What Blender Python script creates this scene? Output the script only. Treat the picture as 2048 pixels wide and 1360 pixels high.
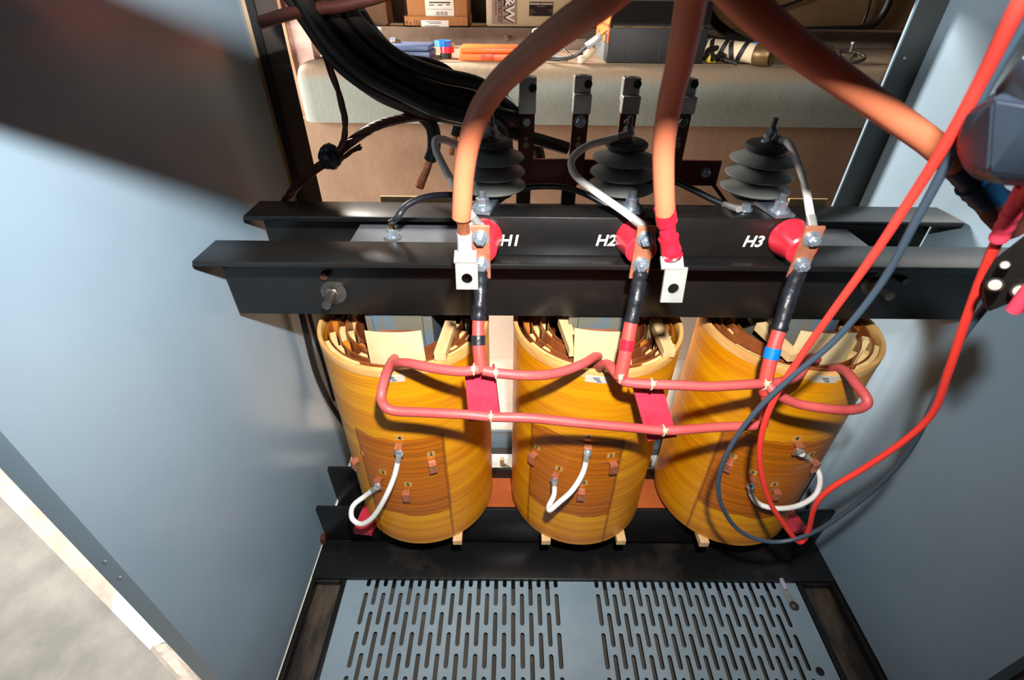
import bpy, bmesh, math, random
from mathutils import Vector, Matrix
random.seed(7)
for o in list(bpy.data.objects): bpy.data.objects.remove(o)
S = bpy.context.scene
C = S.collection
# ------------------------------------------------------------------ camera
F, PIT, YAW, ROL, H = 978.0, .6389, -.0041, .011, 1.3006
def ray(u, v):
    a = (u-1024)/F; b = (v-680)/F
    a, b = a*math.cos(ROL)+b*math.sin(ROL), -a*math.sin(ROL)+b*math.cos(ROL)
    d = Vector((a, math.cos(PIT)-b*math.sin(PIT), -math.sin(PIT)-b*math.cos(PIT)))
    c, s = math.cos(YAW), math.sin(YAW)
    return Vector((c*d.x-s*d.y, s*d.x+c*d.y, d.z))
CAM = Vector((0, 0, H))
def at(u, v, Y=None, Z=None, X=None):
    d = ray(u, v)
    t = Y/d.y if Y is not None else (Z-H)/d.z if Z is not None else X/d.x
    return CAM+d*t
cd = bpy.data.cameras.new('camera'); cam = bpy.data.objects.new('camera', cd); C.objects.link(cam)
f0 = ray(1024, 680); r0 = ray(1024+F, 680)-f0; d0 = ray(1024, 680+F)-f0
m = Matrix((r0, -d0, -f0)).transposed().to_4x4(); m.translation = CAM
cam.matrix_world = m
cd.sensor_width = 36; cd.sensor_fit = 'HORIZONTAL'; cd.lens = F/2048*36; cd.clip_start = .02
cd.dof.use_dof = True; cd.dof.focus_distance = 1.15; cd.dof.aperture_fstop = 5.0
S.camera = cam
# ------------------------------------------------------------------ light
W = bpy.data.worlds.new('world'); S.world = W; W.use_nodes = True
bg = W.node_tree.nodes['Background']; bg.inputs[0].default_value = (.86, .78, .72, 1); bg.inputs[1].default_value = .012
def lamp(name, kind, loc, power, color, target=None, **kw):
    l = bpy.data.lights.new(name, kind); l.energy = power; l.color = color
    for k, v in kw.items(): setattr(l, k, v)
    o = bpy.data.objects.new(name, l); C.objects.link(o); o.location = loc
    if target is not None:
        o.rotation_euler = (Vector(target)-Vector(loc)).to_track_quat('-Z', 'Y').to_euler()
    return o
lamp('camera_flash', 'SPOT', (.05, .05, 1.515), 172, (1, .98, .95), (-.08, 1.0, .93), spot_size=math.radians(134), spot_blend=1.0, shadow_soft_size=.022)
lamp('window_daylight', 'AREA', (-1.7, 2.85, 1.95), 100, (1, .92, .83), (.6, 1.3, .8), shape='RECTANGLE', size=.9, size_y=.7, spread=math.radians(95))
lamp('side_window_daylight', 'AREA', (-2.3, 1.05, 1.15), 110, (1, .97, .93), (-.2, 1.9, .4), shape='RECTANGLE', size=1.0, size_y=1.0)
S.view_settings.view_transform = 'Standard'; S.view_settings.look = 'None'
S.view_settings.gamma = 1; S.view_settings.use_curve_mapping = False
S.view_settings.exposure = 0.0
# ------------------------------------------------------------------ materials
def srgb(*c): return tuple((x/255/12.92 if x/255 <= .04045 else ((x/255+.055)/1.055)**2.4) for x in c)+(1,)
MATS = {}
def mat(name, col, rough=.5, metal=0, col2=None, scale=8, bump=0, bscale=60, coat=0, spec=.5, detail=6, contrast=(.35, .65), trans=0, stretch=(1, 1, 1), alpha=1):
    if name in MATS: return MATS[name]
    m = bpy.data.materials.new(name); m.use_nodes = True; nt = m.node_tree; N = nt.nodes; L = nt.links
    b = N['Principled BSDF']
    b.inputs['Base Color'].default_value = col; b.inputs['Roughness'].default_value = rough
    b.inputs['Metallic'].default_value = metal; b.inputs['Coat Weight'].default_value = coat
    b.inputs['Specular IOR Level'].default_value = spec
    b.inputs['Coat Roughness'].default_value = .12
    if trans: b.inputs['Transmission Weight'].default_value = trans
    if alpha < 1: b.inputs['Alpha'].default_value = alpha
    if col2 or bump:
        tc = N.new('ShaderNodeTexCoord'); mp = N.new('ShaderNodeMapping'); mp.inputs['Scale'].default_value = stretch
        L.new(tc.outputs['Object'], mp.inputs[0])
    if col2:
        n = N.new('ShaderNodeTexNoise'); n.inputs['Scale'].default_value = scale; n.inputs['Detail'].default_value = detail
        n.inputs['Roughness'].default_value = .65
        r = N.new('ShaderNodeValToRGB'); r.color_ramp.elements[0].color = col; r.color_ramp.elements[1].color = col2
        r.color_ramp.elements[0].position, r.color_ramp.elements[1].position = contrast
        L.new(mp.outputs[0], n.inputs['Vector']); L.new(n.outputs['Fac'], r.inputs[0]); L.new(r.outputs[0], b.inputs['Base Color'])
    if bump:
        n = N.new('ShaderNodeTexNoise'); n.inputs['Scale'].default_value = bscale; n.inputs['Detail'].default_value = 8
        bp = N.new('ShaderNodeBump'); bp.inputs['Strength'].default_value = bump; bp.inputs['Distance'].default_value = .004
        L.new(mp.outputs[0], n.inputs['Vector']); L.new(n.outputs['Fac'], bp.inputs['Height']); L.new(bp.outputs[0], b.inputs['Normal'])
    MATS[name] = m
    return m
PANEL = mat('blue_grey_paint', srgb(138, 160, 176), .26, 0, srgb(133, 155, 171), 3, bump=.02, bscale=500, spec=.5)
GRATE = mat('blue_grey_plate', srgb(142, 162, 174), .35, 0, srgb(124, 142, 154), 4, bump=.04, bscale=200, contrast=(.4, .75))
BLACK = mat('black_paint', srgb(17, 17, 18), .34, 0, srgb(25, 23, 21), 6, bump=.08, bscale=60, spec=.5)
BLACKD = mat('black_dirty_paint', srgb(20, 20, 21), .33, 0, srgb(60, 52, 44), 5, bump=.08, bscale=80, contrast=(.55, .8))
GASKET = mat('black_rubber', srgb(18, 19, 22), .5)
STEEL = mat('zinc_steel', srgb(168, 178, 188), .3, .6, srgb(130, 140, 150), 60)
DULL = mat('dull_steel', srgb(120, 116, 110), .4, .8, srgb(80, 76, 70), 30)
CORE = mat('core_steel', srgb(120, 122, 126), .45, .3, srgb(92, 96, 104), 5, stretch=(1, 1, 4))
CORELEG = mat('core_leg_steel', srgb(82, 112, 134), .5, .1, srgb(110, 106, 92), 5, stretch=(2, 1, .4), contrast=(.4, .55))
RUST = mat('orange_primer', srgb(190, 98, 44), .5, 0, srgb(150, 70, 34), 7, contrast=(.3, .8))
COPPER = mat('copper', srgb(214, 140, 108), .35, .55, srgb(170, 100, 70), 14)
COPPERB = mat('copper_bright', srgb(226, 150, 112), .3, .8, srgb(180, 104, 70), 30)
COPPERD = mat('copper_dark', srgb(96, 48, 38), .55, .3, srgb(70, 34, 28), 12)
BUSRED = mat('maroon_bus', srgb(92, 36, 34), .35, .25, srgb(78, 28, 30), 6)
ALU = mat('aluminium', srgb(200, 200, 198), .35, .7, srgb(170, 170, 170), 25)
LUG = mat('tinned_lug', srgb(180, 180, 174), .35, .5, srgb(160, 160, 154), 20)
RED = mat('red_silicone', srgb(196, 84, 82), .5, 0, srgb(178, 70, 70), 12, bump=.05, bscale=200)
REDL = mat('red_lead_jacket', srgb(205, 70, 62), .5, 0, srgb(188, 60, 56), 12)
REDTAPE = mat('red_tape', srgb(222, 30, 50), .3, 0, srgb(205, 24, 44), 20, bump=.15, bscale=90)
GPO = mat('red_fibreglass', srgb(222, 60, 84), .5, 0, srgb(196, 46, 70), 30, bump=.12, bscale=120)
GPOD = mat('red_fibreglass_block', srgb(190, 42, 60), .5, 0, srgb(160, 34, 50), 20)
EPOXY = mat('red_epoxy', srgb(206, 42, 58), .28, 0, srgb(180, 34, 50), 10, bump=.04, bscale=60)
BTAPE = mat('black_tape', srgb(27, 30, 38), .38, 0, srgb(16, 18, 22), 30, bump=.6, bscale=45)
ORANGE = mat('orange_cable_jacket', srgb(198, 112, 78), .5, 0, srgb(190, 104, 70), 6)
WHITE = mat('white_wire', srgb(232, 230, 226), .4, 0, srgb(215, 212, 206), 12)
BWIRE = mat('black_wire', srgb(34, 38, 44), .38)
KCAB = mat('black_cable_jacket', srgb(22, 21, 21), .42, 0, srgb(34, 29, 26), 6)
BLUET = mat('blue_tape', srgb(0, 118, 205), .35, 0, srgb(0, 104, 190), 30, bump=.2)
NAVY = mat('navy_tape', srgb(6, 52, 84), .4, 0, srgb(8, 30, 52), 14, bump=.2)
SILIC = mat('grey_polymer', srgb(112, 118, 116), .5, 0, srgb(132, 136, 130), 9)
SILICD = mat('dark_polymer', srgb(38, 40, 42), .5)
GALV = mat('galvanised_bracket', srgb(128, 138, 148), .4, .6, srgb(108, 118, 128), 20)
CREAM = mat('insulation_board', srgb(204, 188, 148), .6, 0, srgb(192, 170, 124), 9, bump=.05)
CREAMB = mat('cream_spacer', srgb(226, 198, 140), .55, 0, srgb(206, 170, 104), 12)
AMBER = mat('amber_spacer', srgb(206, 134, 40), .4, 0, srgb(178, 100, 28), 16)
WOOD = mat('maple_block', srgb(222, 190, 140), .5, 0, srgb(200, 162, 108), 6, stretch=(4, 1, 4))
BARRIER = mat('brown_barrier', srgb(108, 50, 32), .35, 0, srgb(150, 84, 40), 10, coat=.2)
RIMB = mat('rim_band', srgb(212, 168, 104), .42, 0, srgb(190, 136, 70), 9, coat=.2, stretch=(1, 1, 5))
TIE = mat('nylon_tie', srgb(206, 196, 160), .5)
PAPER = mat('paper_label', srgb(236, 234, 222), .6)
NUMTAG = mat('number_tag', srgb(236, 200, 124), .5)
INK = mat('black_ink', srgb(16, 14, 12), .6)
INKB = mat('blue_ink', srgb(60, 88, 112), .6)
PAINTW = mat('white_paint', srgb(225, 228, 224), .6)
CONC = mat('concrete_floor', srgb(112, 110, 104), .85, 0, srgb(138, 134, 127), 5, bump=.35, bscale=40, detail=10)
PIT_M = mat('dusty_pit_floor', srgb(84, 80, 74), .9, 0, srgb(64, 60, 55), 8, bump=.3)
SUNSTRIP = mat('sunlit_strip_tint', srgb(186, 174, 160), .9, 0, srgb(176, 140, 116), 9, bump=.9, bscale=25, contrast=(.5, .8))  # lighter than the floor, standing in for sun on it
LEDGE = mat('pale_green_paint', srgb(148, 152, 142), .7, 0, srgb(134, 138, 126), 4, bump=.25, bscale=70)
LEDGET = mat('dusty_ledge', srgb(130, 108, 86), .9, 0, srgb(152, 128, 102), 6, bump=.3, bscale=80)
WALLB = mat('tan_concrete', srgb(166, 136, 110), .9, 0, srgb(132, 100, 76), 3.0, bump=.35, bscale=30, detail=12, contrast=(.35, .75))
WALLU = mat('tan_plaster', srgb(150, 116, 78), .9, 0, srgb(128, 98, 64), 3, bump=.2)
BRICK = mat('pink_plaster', srgb(172, 112, 98), .85, 0, srgb(206, 172, 158), 5, bump=.5, bscale=40, contrast=(.5, .66))
TANB = mat('tan_trim', srgb(196, 160, 122), .8, 0, srgb(150, 100, 76), 9, stretch=(1, 1, .2), bump=.3)
TANF = mat('tan_flange_paint', srgb(178, 148, 114), .6)
DBROWN = mat('dark_brown_against_bounce', srgb(62, 52, 46), .6)
CARD = mat('cardboard', srgb(176, 122, 72), .8, 0, srgb(164, 110, 62), 12, stretch=(6, 1, 1))
CARDD = mat('dark_cardboard', srgb(104, 76, 48), .85, 0, srgb(84, 60, 38), 8)
BEIGE = mat('beige_enamel', srgb(196, 184, 152), .45, 0, srgb(188, 174, 140), 4)
STICK = mat('taupe_sticker', srgb(160, 142, 128), .6)
PLATE = mat('black_nameplate', srgb(16, 16, 18), .4)
OCASE = mat('orange_plastic', srgb(244, 110, 46), .45, 0, srgb(236, 96, 36), 8)
OCASED = mat('orange_latch', srgb(196, 70, 36), .45)
BCASE = mat('blue_plastic', srgb(84, 98, 132), .45, 0, srgb(70, 82, 112), 6)
TBLK = mat('black_plastic', srgb(16, 15, 14), .6, 0, srgb(24, 20, 18), 12)
YEL = mat('yellow_plastic', srgb(238, 196, 20), .4)
RAIL = mat('dusty_rail', srgb(134, 118, 102), .85, 0, srgb(112, 96, 82), 9, bump=.2)
BRASS = mat('aged_brass', srgb(130, 104, 68), .4, .6, srgb(86, 68, 44), 12)
CLIPB = mat('slate_plastic', srgb(32, 40, 50), .33, 0, srgb(38, 47, 58), 8, spec=.6)
PINKB = mat('pink_boot', srgb(244, 70, 96), .4)
TESTR = mat('red_test_lead', srgb(240, 62, 52), .42)
TESTB = mat('black_test_lead', srgb(58, 74, 88), .42)
CLEAR = mat('clear_sleeve', srgb(196, 192, 216), .25, 0, alpha=.75)
LEAF = mat('dry_leaf', srgb(176, 120, 74), .8, 0, srgb(206, 160, 120), 30)
SOCK = mat('cream_cloth', srgb(216, 196, 160), .8)
# coil varnish: lapped tape bands, a browner over-wrapped patch between two angles, darker foot band
def coil_mat(name, a0, a1):
    m = bpy.data.materials.new(name); m.use_nodes = True; N = m.node_tree.nodes; L = m.node_tree.links
    b = N['Principled BSDF']; b.inputs['Roughness'].default_value = .4; b.inputs['Coat Weight'].default_value = .18; b.inputs['Coat Roughness'].default_value = .2
    tc = N.new('ShaderNodeTexCoord'); sp = N.new('ShaderNodeSeparateXYZ'); L.new(tc.outputs['Object'], sp.inputs[0])
    def M(op, a, bb=None, c=None):
        n = N.new('ShaderNodeMath'); n.operation = op
        for i, x in enumerate((a, bb, c)):
            if x is None: continue
            if isinstance(x, (int, float)): n.inputs[i].default_value = x
            else: L.new(x, n.inputs[i])
        return n.outputs[0]
    x, y, z = sp.outputs
    ang = M('ARCTAN2', x, M('MULTIPLY', y, -1.0))
    mp = N.new('ShaderNodeMapping'); mp.inputs['Scale'].default_value = (1.5, 1.5, 26); L.new(tc.outputs['Object'], mp.inputs[0])
    n1 = N.new('ShaderNodeTexNoise'); n1.inputs['Scale'].default_value = 1.6; n1.inputs['Detail'].default_value = 5; L.new(mp.outputs[0], n1.inputs['Vector'])
    mp2 = N.new('ShaderNodeMapping'); mp2.inputs['Scale'].default_value = (2, 2, 150); L.new(tc.outputs['Object'], mp2.inputs[0])
    n2 = N.new('ShaderNodeTexNoise'); n2.inputs['Scale'].default_value = 1.5; n2.inputs['Detail'].default_value = 3; L.new(mp2.outputs[0], n2.inputs['Vector'])
    wob = N.new('ShaderNodeTexNoise'); wob.inputs['Scale'].default_value = 9; L.new(tc.outputs['Object'], wob.inputs['Vector'])
    w = M('MULTIPLY', M('SUBTRACT', wob.outputs['Fac'], .5), .05)
    r1 = N.new('ShaderNodeValToRGB'); e = r1.color_ramp.elements
    e[0].position, e[0].color = .34, srgb(198, 116, 0); e[1].position, e[1].color = .68, srgb(226, 158, 8)
    L.new(n1.outputs['Fac'], r1.inputs[0])
    r2 = N.new('ShaderNodeValToRGB'); e = r2.color_ramp.elements
    e[0].position, e[0].color = .36, srgb(138, 62, 0); e[1].position, e[1].color = .64, srgb(184, 98, 2)
    L.new(n2.outputs['Fac'], r2.inputs[0])
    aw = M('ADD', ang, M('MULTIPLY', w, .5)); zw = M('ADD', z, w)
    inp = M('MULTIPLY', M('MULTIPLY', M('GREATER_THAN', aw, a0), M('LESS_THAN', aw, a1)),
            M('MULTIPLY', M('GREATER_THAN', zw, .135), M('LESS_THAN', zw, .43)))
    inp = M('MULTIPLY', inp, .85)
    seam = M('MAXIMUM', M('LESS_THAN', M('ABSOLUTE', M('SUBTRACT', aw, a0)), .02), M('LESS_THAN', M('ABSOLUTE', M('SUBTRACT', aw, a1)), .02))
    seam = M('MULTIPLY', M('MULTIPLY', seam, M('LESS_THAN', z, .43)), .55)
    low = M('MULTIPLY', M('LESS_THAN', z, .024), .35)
    fine = M('MULTIPLY', M('GREATER_THAN', n2.outputs['Fac'], .58), .12)
    def mix(f, c1, c2):
        n = N.new('ShaderNodeMix'); n.data_type = 'RGBA'; L.new(f, n.inputs[0])
        for i, c in ((6, c1), (7, c2)):
            if isinstance(c, tuple): n.inputs[i].default_value = c
            else: L.new(c, n.inputs[i])
        return n.outputs[2]
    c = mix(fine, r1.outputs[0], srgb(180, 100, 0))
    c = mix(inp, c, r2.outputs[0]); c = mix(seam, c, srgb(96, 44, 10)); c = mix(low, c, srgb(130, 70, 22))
    L.new(c, b.inputs['Base Color'])
    bp = N.new('ShaderNodeBump'); bp.inputs['Strength'].default_value = .35; bp.inputs['Distance'].default_value = .003
    L.new(n2.outputs['Fac'], bp.inputs['Height']); L.new(bp.outputs[0], b.inputs['Normal'])
    return m
# ------------------------------------------------------------------ geometry helpers
ORG = {}
def B(): return bmesh.new()
def box(bm, x0, x1, y0, y1, z0, z1, mtx=None, bev=0):
    vs = [bm.verts.new(p) for p in ((x0,y0,z0),(x1,y0,z0),(x1,y1,z0),(x0,y1,z0),(x0,y0,z1),(x1,y0,z1),(x1,y1,z1),(x0,y1,z1))]
    fs = [bm.faces.new([vs[i] for i in f]) for f in ((3,2,1,0),(4,5,6,7),(0,1,5,4),(1,2,6,5),(2,3,7,6),(3,0,4,7))]
    if mtx is not None: bmesh.ops.transform(bm, matrix=mtx, verts=vs)
    if bev:
        es = list({e for f in fs for e in f.edges})
        bmesh.ops.bevel(bm, geom=es, offset=bev, segments=2, affect='EDGES', profile=.5)
    return bm
def frame(p, d, up=(0, 0, 1)):
    d = Vector(d).normalized(); u = Vector(up)
    x = d.cross(u)
    if x.length < 1e-4: x = d.cross(Vector((0, 1, 0)))
    x.normalize(); y = x.cross(d).normalized()      # x right, y up-ish, z = -d... we return matrix with local z along d
    m = Matrix((x, y, d)).transposed().to_4x4(); m.translation = Vector(p)
    return m
def lathe(bm, prof, n=24, mtx=None, cap=True):
    rings = []
    new = []
    for r, z in prof:
        ring = [bm.verts.new((r*math.cos(2*math.pi*i/n), r*math.sin(2*math.pi*i/n), z)) for i in range(n)]
        rings.append(ring); new += ring
    for a, b in zip(rings, rings[1:]):
        for i in range(n):
            j = (i+1) % n
            bm.faces.new((a[i], a[j], b[j], b[i]))
    if cap:
        bm.faces.new(list(reversed(rings[0]))); bm.faces.new(rings[-1])
    if mtx is not None: bmesh.ops.transform(bm, matrix=mtx, verts=new)
    return bm
def cyl(bm, p, q, r, n=16, r2=None):
    p, q = Vector(p), Vector(q); L = (q-p).length
    return lathe(bm, [(r, 0), (r if r2 is None else r2, L)], n, frame(p, q-p))
def spline(pts, step=6):
    P = [Vector(p) for p in pts]; P = [P[0]*2-P[1]]+P+[P[-1]*2-P[-2]]
    out = []
    for i in range(1, len(P)-2):
        for k in range(step):
            t = k/step; a, b, c, d = P[i-1:i+3]
            out.append(.5*((2*b)+(c-a)*t+(2*a-5*b+4*c-d)*t*t+(3*b-a-3*c+d)*t**3))
    out.append(P[-2]); return out
def tube(bm, path, r, n=10, cap=True, wob=0):
    T = None; rings = []; up = None
    for i, p in enumerate(path):
        d = (path[min(i+1, len(path)-1)]-path[max(i-1, 0)]).normalized()
        if up is None:
            up = d.orthogonal().normalized()
        else:
            up = (up-d*up.dot(d)).normalized()
        s = d.cross(up)
        rr = r(i/(len(path)-1)) if callable(r) else r
        if wob: rr *= 1+random.uniform(-wob, wob)
        rings.append([bm.verts.new(p+(up*math.cos(2*math.pi*k/n)+s*math.sin(2*math.pi*k/n))*rr) for k in range(n)])
    for a, b in zip(rings, rings[1:]):
        for i in range(n):
            j = (i+1) % n; bm.faces.new((a[i], a[j], b[j], b[i]))
    if cap: bm.faces.new(list(reversed(rings[0]))); bm.faces.new(rings[-1])
    return bm
def strands(bm, path, R, n=7, r=None, twist=6, flare=0):
    r = r or R*.42
    for k in range(n):
        pts = []
        for i, p in enumerate(path):
            t = i/(len(path)-1); d = (path[min(i+1, len(path)-1)]-path[max(i-1, 0)]).normalized()
            a = d.orthogonal().normalized(); b = d.cross(a)
            ph = 2*math.pi*k/n+twist*t
            rr = 0 if k == 0 else R*(1+flare*t*t*random.uniform(.3, 1.2))
            pts.append(p+(a*math.cos(ph)+b*math.sin(ph))*rr*.62)
        tube(bm, pts, r, 6)
    return bm
def plate_hole(bm, w, h, t, cx, cy, r, mtx, n=16):
    """rectangular pad w x h (local x,y), thickness t (local z), with one round hole"""
    def pts(z):
        outer = []; inner = []
        for i in range(n):
            a = 2*math.pi*(i+.5)/n; c, s = math.cos(a), math.sin(a)
            inner.append(bm.verts.new((cx+r*c, cy+r*s, z)))
            sc = min(((w/2-cx) if c > 0 else (w/2+cx))/abs(c), ((h/2-cy) if s > 0 else (h/2+cy))/abs(s))
            outer.append(bm.verts.new((cx+sc*c, cy+sc*s, z)))
        # snap nearest to the corners
        for sx in (-1, 1):
            for sy in (-1, 1):
                cnr = Vector((sx*w/2, sy*h/2, z)); v = min(outer, key=lambda q: (q.co-cnr).length); v.co = cnr
        return outer, inner
    o0, i0 = pts(0); o1, i1 = pts(t)
    for k in range(n):
        j = (k+1) % n
        bm.faces.new((o1[k], o1[j], i1[j], i1[k])); bm.faces.new((o0[j], o0[k], i0[k], i0[j]))
        bm.faces.new((o0[k], o0[j], o1[j], o1[k])); bm.faces.new((i0[j], i0[k], i1[k], i1[j]))
    bmesh.ops.transform(bm, matrix=mtx, verts=o0+i0+o1+i1)
    return bm
def prism(bm, poly, y0, y1, axis='Y'):
    f = {'Y': lambda a, b, t: (a, t, b), 'X': lambda a, b, t: (t, a, b), 'Z': lambda a, b, t: (a, b, t)}[axis]
    A = [bm.verts.new(f(a, b, y0)) for a, b in poly]; Bv = [bm.verts.new(f(a, b, y1)) for a, b in poly]
    n = len(poly)
    for i in range(n):
        j = (i+1) % n; bm.faces.new((A[i], A[j], Bv[j], Bv[i]))
    bm.faces.new(list(reversed(A))); bm.faces.new(Bv)
    bmesh.ops.recalc_face_normals(bm, faces=bm.faces)
    return bm
def hexhead(bm, p, d, r, h):
    return lathe(bm, [(r*.98, 0), (r, h*.1), (r, h*.85), (r*.85, h)], 6, frame(p, d))
def mesh(name, bm, m, smooth=False):
    bmesh.ops.recalc_face_normals(bm, faces=bm.faces)
    me = bpy.data.meshes.new(name); bm.to_mesh(me); bm.free()
    me.materials.append(m)
    if smooth:
        me.polygons.foreach_set('use_smooth', [True]*len(me.polygons))
        try: me.set_sharp_from_angle(angle=math.radians(38))
        except Exception: pass
    return me
def thing(name, label, cat, loc, group=None):
    o = bpy.data.objects.new(name, None); C.objects.link(o); o.location = loc; o.empty_display_size = .02
    o['label'] = label; o['category'] = cat
    if group: o['group'] = group
    ORG[o] = Vector(loc); return o
def part(name, bm, m, parent, smooth=True, label=None, kind=None):
    me = mesh(name, bm, m, smooth); o = bpy.data.objects.new(name, me); C.objects.link(o)
    me.transform(Matrix.Translation(-ORG[parent])); o.parent = parent; ORG[o] = ORG[parent]
    if label: o['label'] = label
    if kind: o['kind'] = kind
    return o
def solo(name, bm, m, label, cat, group=None, smooth=True):
    me = mesh(name, bm, m, smooth)
    cs = [v.co for v in me.vertices]
    c = Vector(((min(p.x for p in cs)+max(p.x for p in cs))/2, (min(p.y for p in cs)+max(p.y for p in cs))/2, min(p.z for p in cs)))
    me.transform(Matrix.Translation(-c)); o = bpy.data.objects.new(name, me); C.objects.link(o); o.location = c
    o['label'] = label; o['category'] = cat
    if group: o['group'] = group
    ORG[o] = c; return o
def struct(name, bm, m, label=None, smooth=False):
    me = mesh(name, bm, m, smooth); o = bpy.data.objects.new(name, me); C.objects.link(o); o['kind'] = 'structure'
    if label: o['label'] = label
    ORG[o] = Vector((0, 0, 0)); return o
def text(name, s, size, m, parent, mtx, ext=.0004, bold=0, shear=0, align='CENTER'):
    cu = bpy.data.curves.new(name, 'FONT'); cu.body = s; cu.size = size; cu.extrude = ext; cu.align_x = align; cu.align_y = 'CENTER'
    cu.offset = bold; cu.shear = shear; cu.resolution_u = 3
    t = bpy.data.objects.new(name, cu); C.objects.link(t)
    dg = bpy.context.evaluated_depsgraph_get(); me = bpy.data.meshes.new_from_object(t.evaluated_get(dg))
    bpy.data.objects.remove(t); bpy.data.curves.remove(cu)
    me.name = name; me.materials.clear(); me.materials.append(m)
    me.transform(mtx); me.transform(Matrix.Translation(-ORG[parent]))
    o = bpy.data.objects.new(name, me); C.objects.link(o); o.parent = parent; ORG[o] = ORG[parent]
    return o
def facing(p, right, up):      # matrix with local x = right, y = up, z = outward
    r = Vector(right).normalized(); u = Vector(up).normalized(); n = r.cross(u).normalized(); u = n.cross(r)
    m = Matrix((r, u, n)).transposed().to_4x4(); m.translation = Vector(p); return m
XM = facing((0, 0, 0), (1, 0, 0), (0, 0, 1))          # text facing the camera (-Y)
def pts(*l): return [at(u, v, Y=y) for u, v, y in l]
# dimensions of the transformer
CX = (-.253, .2075, .668); YC = .9734; R = .2; HT = .6453
ZT, ZB = .8693, .6975; YF, YW = .8188, .9127; XL, XR = -.598, 1.014
YWR, YFR = 2*YC-YW, 2*YC-YF
PXL, PXR = -.615, 1.022; PZ = -.205
def on_coil(u, v, i, dr=0):
    d = ray(u, v); ox, oy = -CX[i], -YC; rr = R+dr
    a = d.x**2+d.y**2; b = 2*(d.x*ox+d.y*oy); c = ox*ox+oy*oy-rr*rr
    disc = max(0, b*b-4*a*c); t = (-b-math.sqrt(disc))/(2*a)
    p = CAM+d*t; n = Vector((p.x-CX[i], p.y-YC, 0)).normalized()
    return p, n
# ------------------------------------------------------------------ setting
FZ = -.27
bm = B(); box(bm, -4, 3, -1.2, 4, FZ-.1, FZ); struct('floor', bm, CONC)
bm = B(); box(bm, -.62, 1.03, .42, 1.45, FZ, FZ+.004); struct('floor_pit', bm, PIT_M)
# sun on the floor given as a paler, low kerb running past the open left front edge of the enclosure
k0, k1, k2, k3 = at(0, 840, Z=FZ+.03), at(480, 1440, Z=FZ+.03), at(392, 1395, Z=FZ), at(-80, 905, Z=FZ)
bm = B()
WB = 1.95
bm = B(); box(bm, -.78, 2.6, WB, WB+.1, FZ, .87); struct('wall_back', bm, WALLB)
bm = B(); box(bm, -.78, 2.6, WB-.012, WB, FZ, .06); struct('sunlit_band_back', bm, mat('sunlit_floor_tint', srgb(250, 238, 224), .7, 0, srgb(242, 222, 200), 5, stretch=(1, 1, .3)))  # pale band added where the sunlit floor shows bright between coils
bm = B(); box(bm, -2.6, 2.6, 3.1, 3.2, FZ, 2.6); struct('wall_rear', bm, WALLU)
bm = B(); box(bm, -.765, 2.6, 1.9, 3.1, .868, 1.058)
es = [e for e in bm.edges if all(abs(v.co.z-1.058) < 1e-4 for v in e.verts) and (all(abs(v.co.y-1.9) < 1e-4 for v in e.verts) or all(abs(v.co.x+.765) < 1e-4 for v in e.verts))]
es += [e for e in bm.edges if all(abs(v.co.x+.765) < 1e-4 and abs(v.co.y-1.9) < 1e-4 for v in e.verts)]
bmesh.ops.bevel(bm, geom=es, offset=.055, segments=6, affect='EDGES', profile=.5)
lm = LEDGE
nt = LEDGE.node_tree; N_ = nt.nodes; b_ = N_['Principled BSDF']; src = b_.inputs['Base Color'].links[0].from_socket
tc_ = N_.new('ShaderNodeTexCoord'); sp_ = N_.new('ShaderNodeSeparateXYZ'); nt.links.new(tc_.outputs['Object'], sp_.inputs[0])
nz_ = N_.new('ShaderNodeTexNoise'); nz_.inputs['Scale'].default_value = 7; nt.links.new(tc_.outputs['Object'], nz_.inputs['Vector'])
md_ = N_.new('ShaderNodeMath'); md_.operation = 'MULTIPLY_ADD'; md_.inputs[1].default_value = .03; nt.links.new(nz_.outputs['Fac'], md_.inputs[0]); nt.links.new(sp_.outputs[2], md_.inputs[2])
mr_ = N_.new('ShaderNodeMapRange'); mr_.inputs[1].default_value = 1.012; mr_.inputs[2].default_value = 1.044; nt.links.new(md_.outputs[0], mr_.inputs[0])
mx_ = N_.new('ShaderNodeMix'); mx_.data_type = 'RGBA'; nt.links.new(mr_.outputs[0], mx_.inputs[0]); nt.links.new(src, mx_.inputs[6]); mx_.inputs[7].default_value = srgb(150, 128, 104)
nt.links.new(mx_.outputs[2], b_.inputs['Base Color'])
ld = struct('wall_ledge', bm, LEDGE, smooth=True)
bm = B(); box(bm, -.70, 2.6, 1.955, 3.1, 1.0582, 1.0600); struct('trim_1', bm, LEDGET)
bm = B(); box(bm, -.70, 2.6, 2.5, 2.62, 1.060, 1.122, bev=.004); struct('trim_2', bm, RAIL)
rl = bpy.data.objects['trim_2']
bm = B(); hexhead(bm, at(1013, 76, Y=2.495), (0, -1, 0), .012, .012); part('bolt_head', bm, RAIL, rl)
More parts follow.
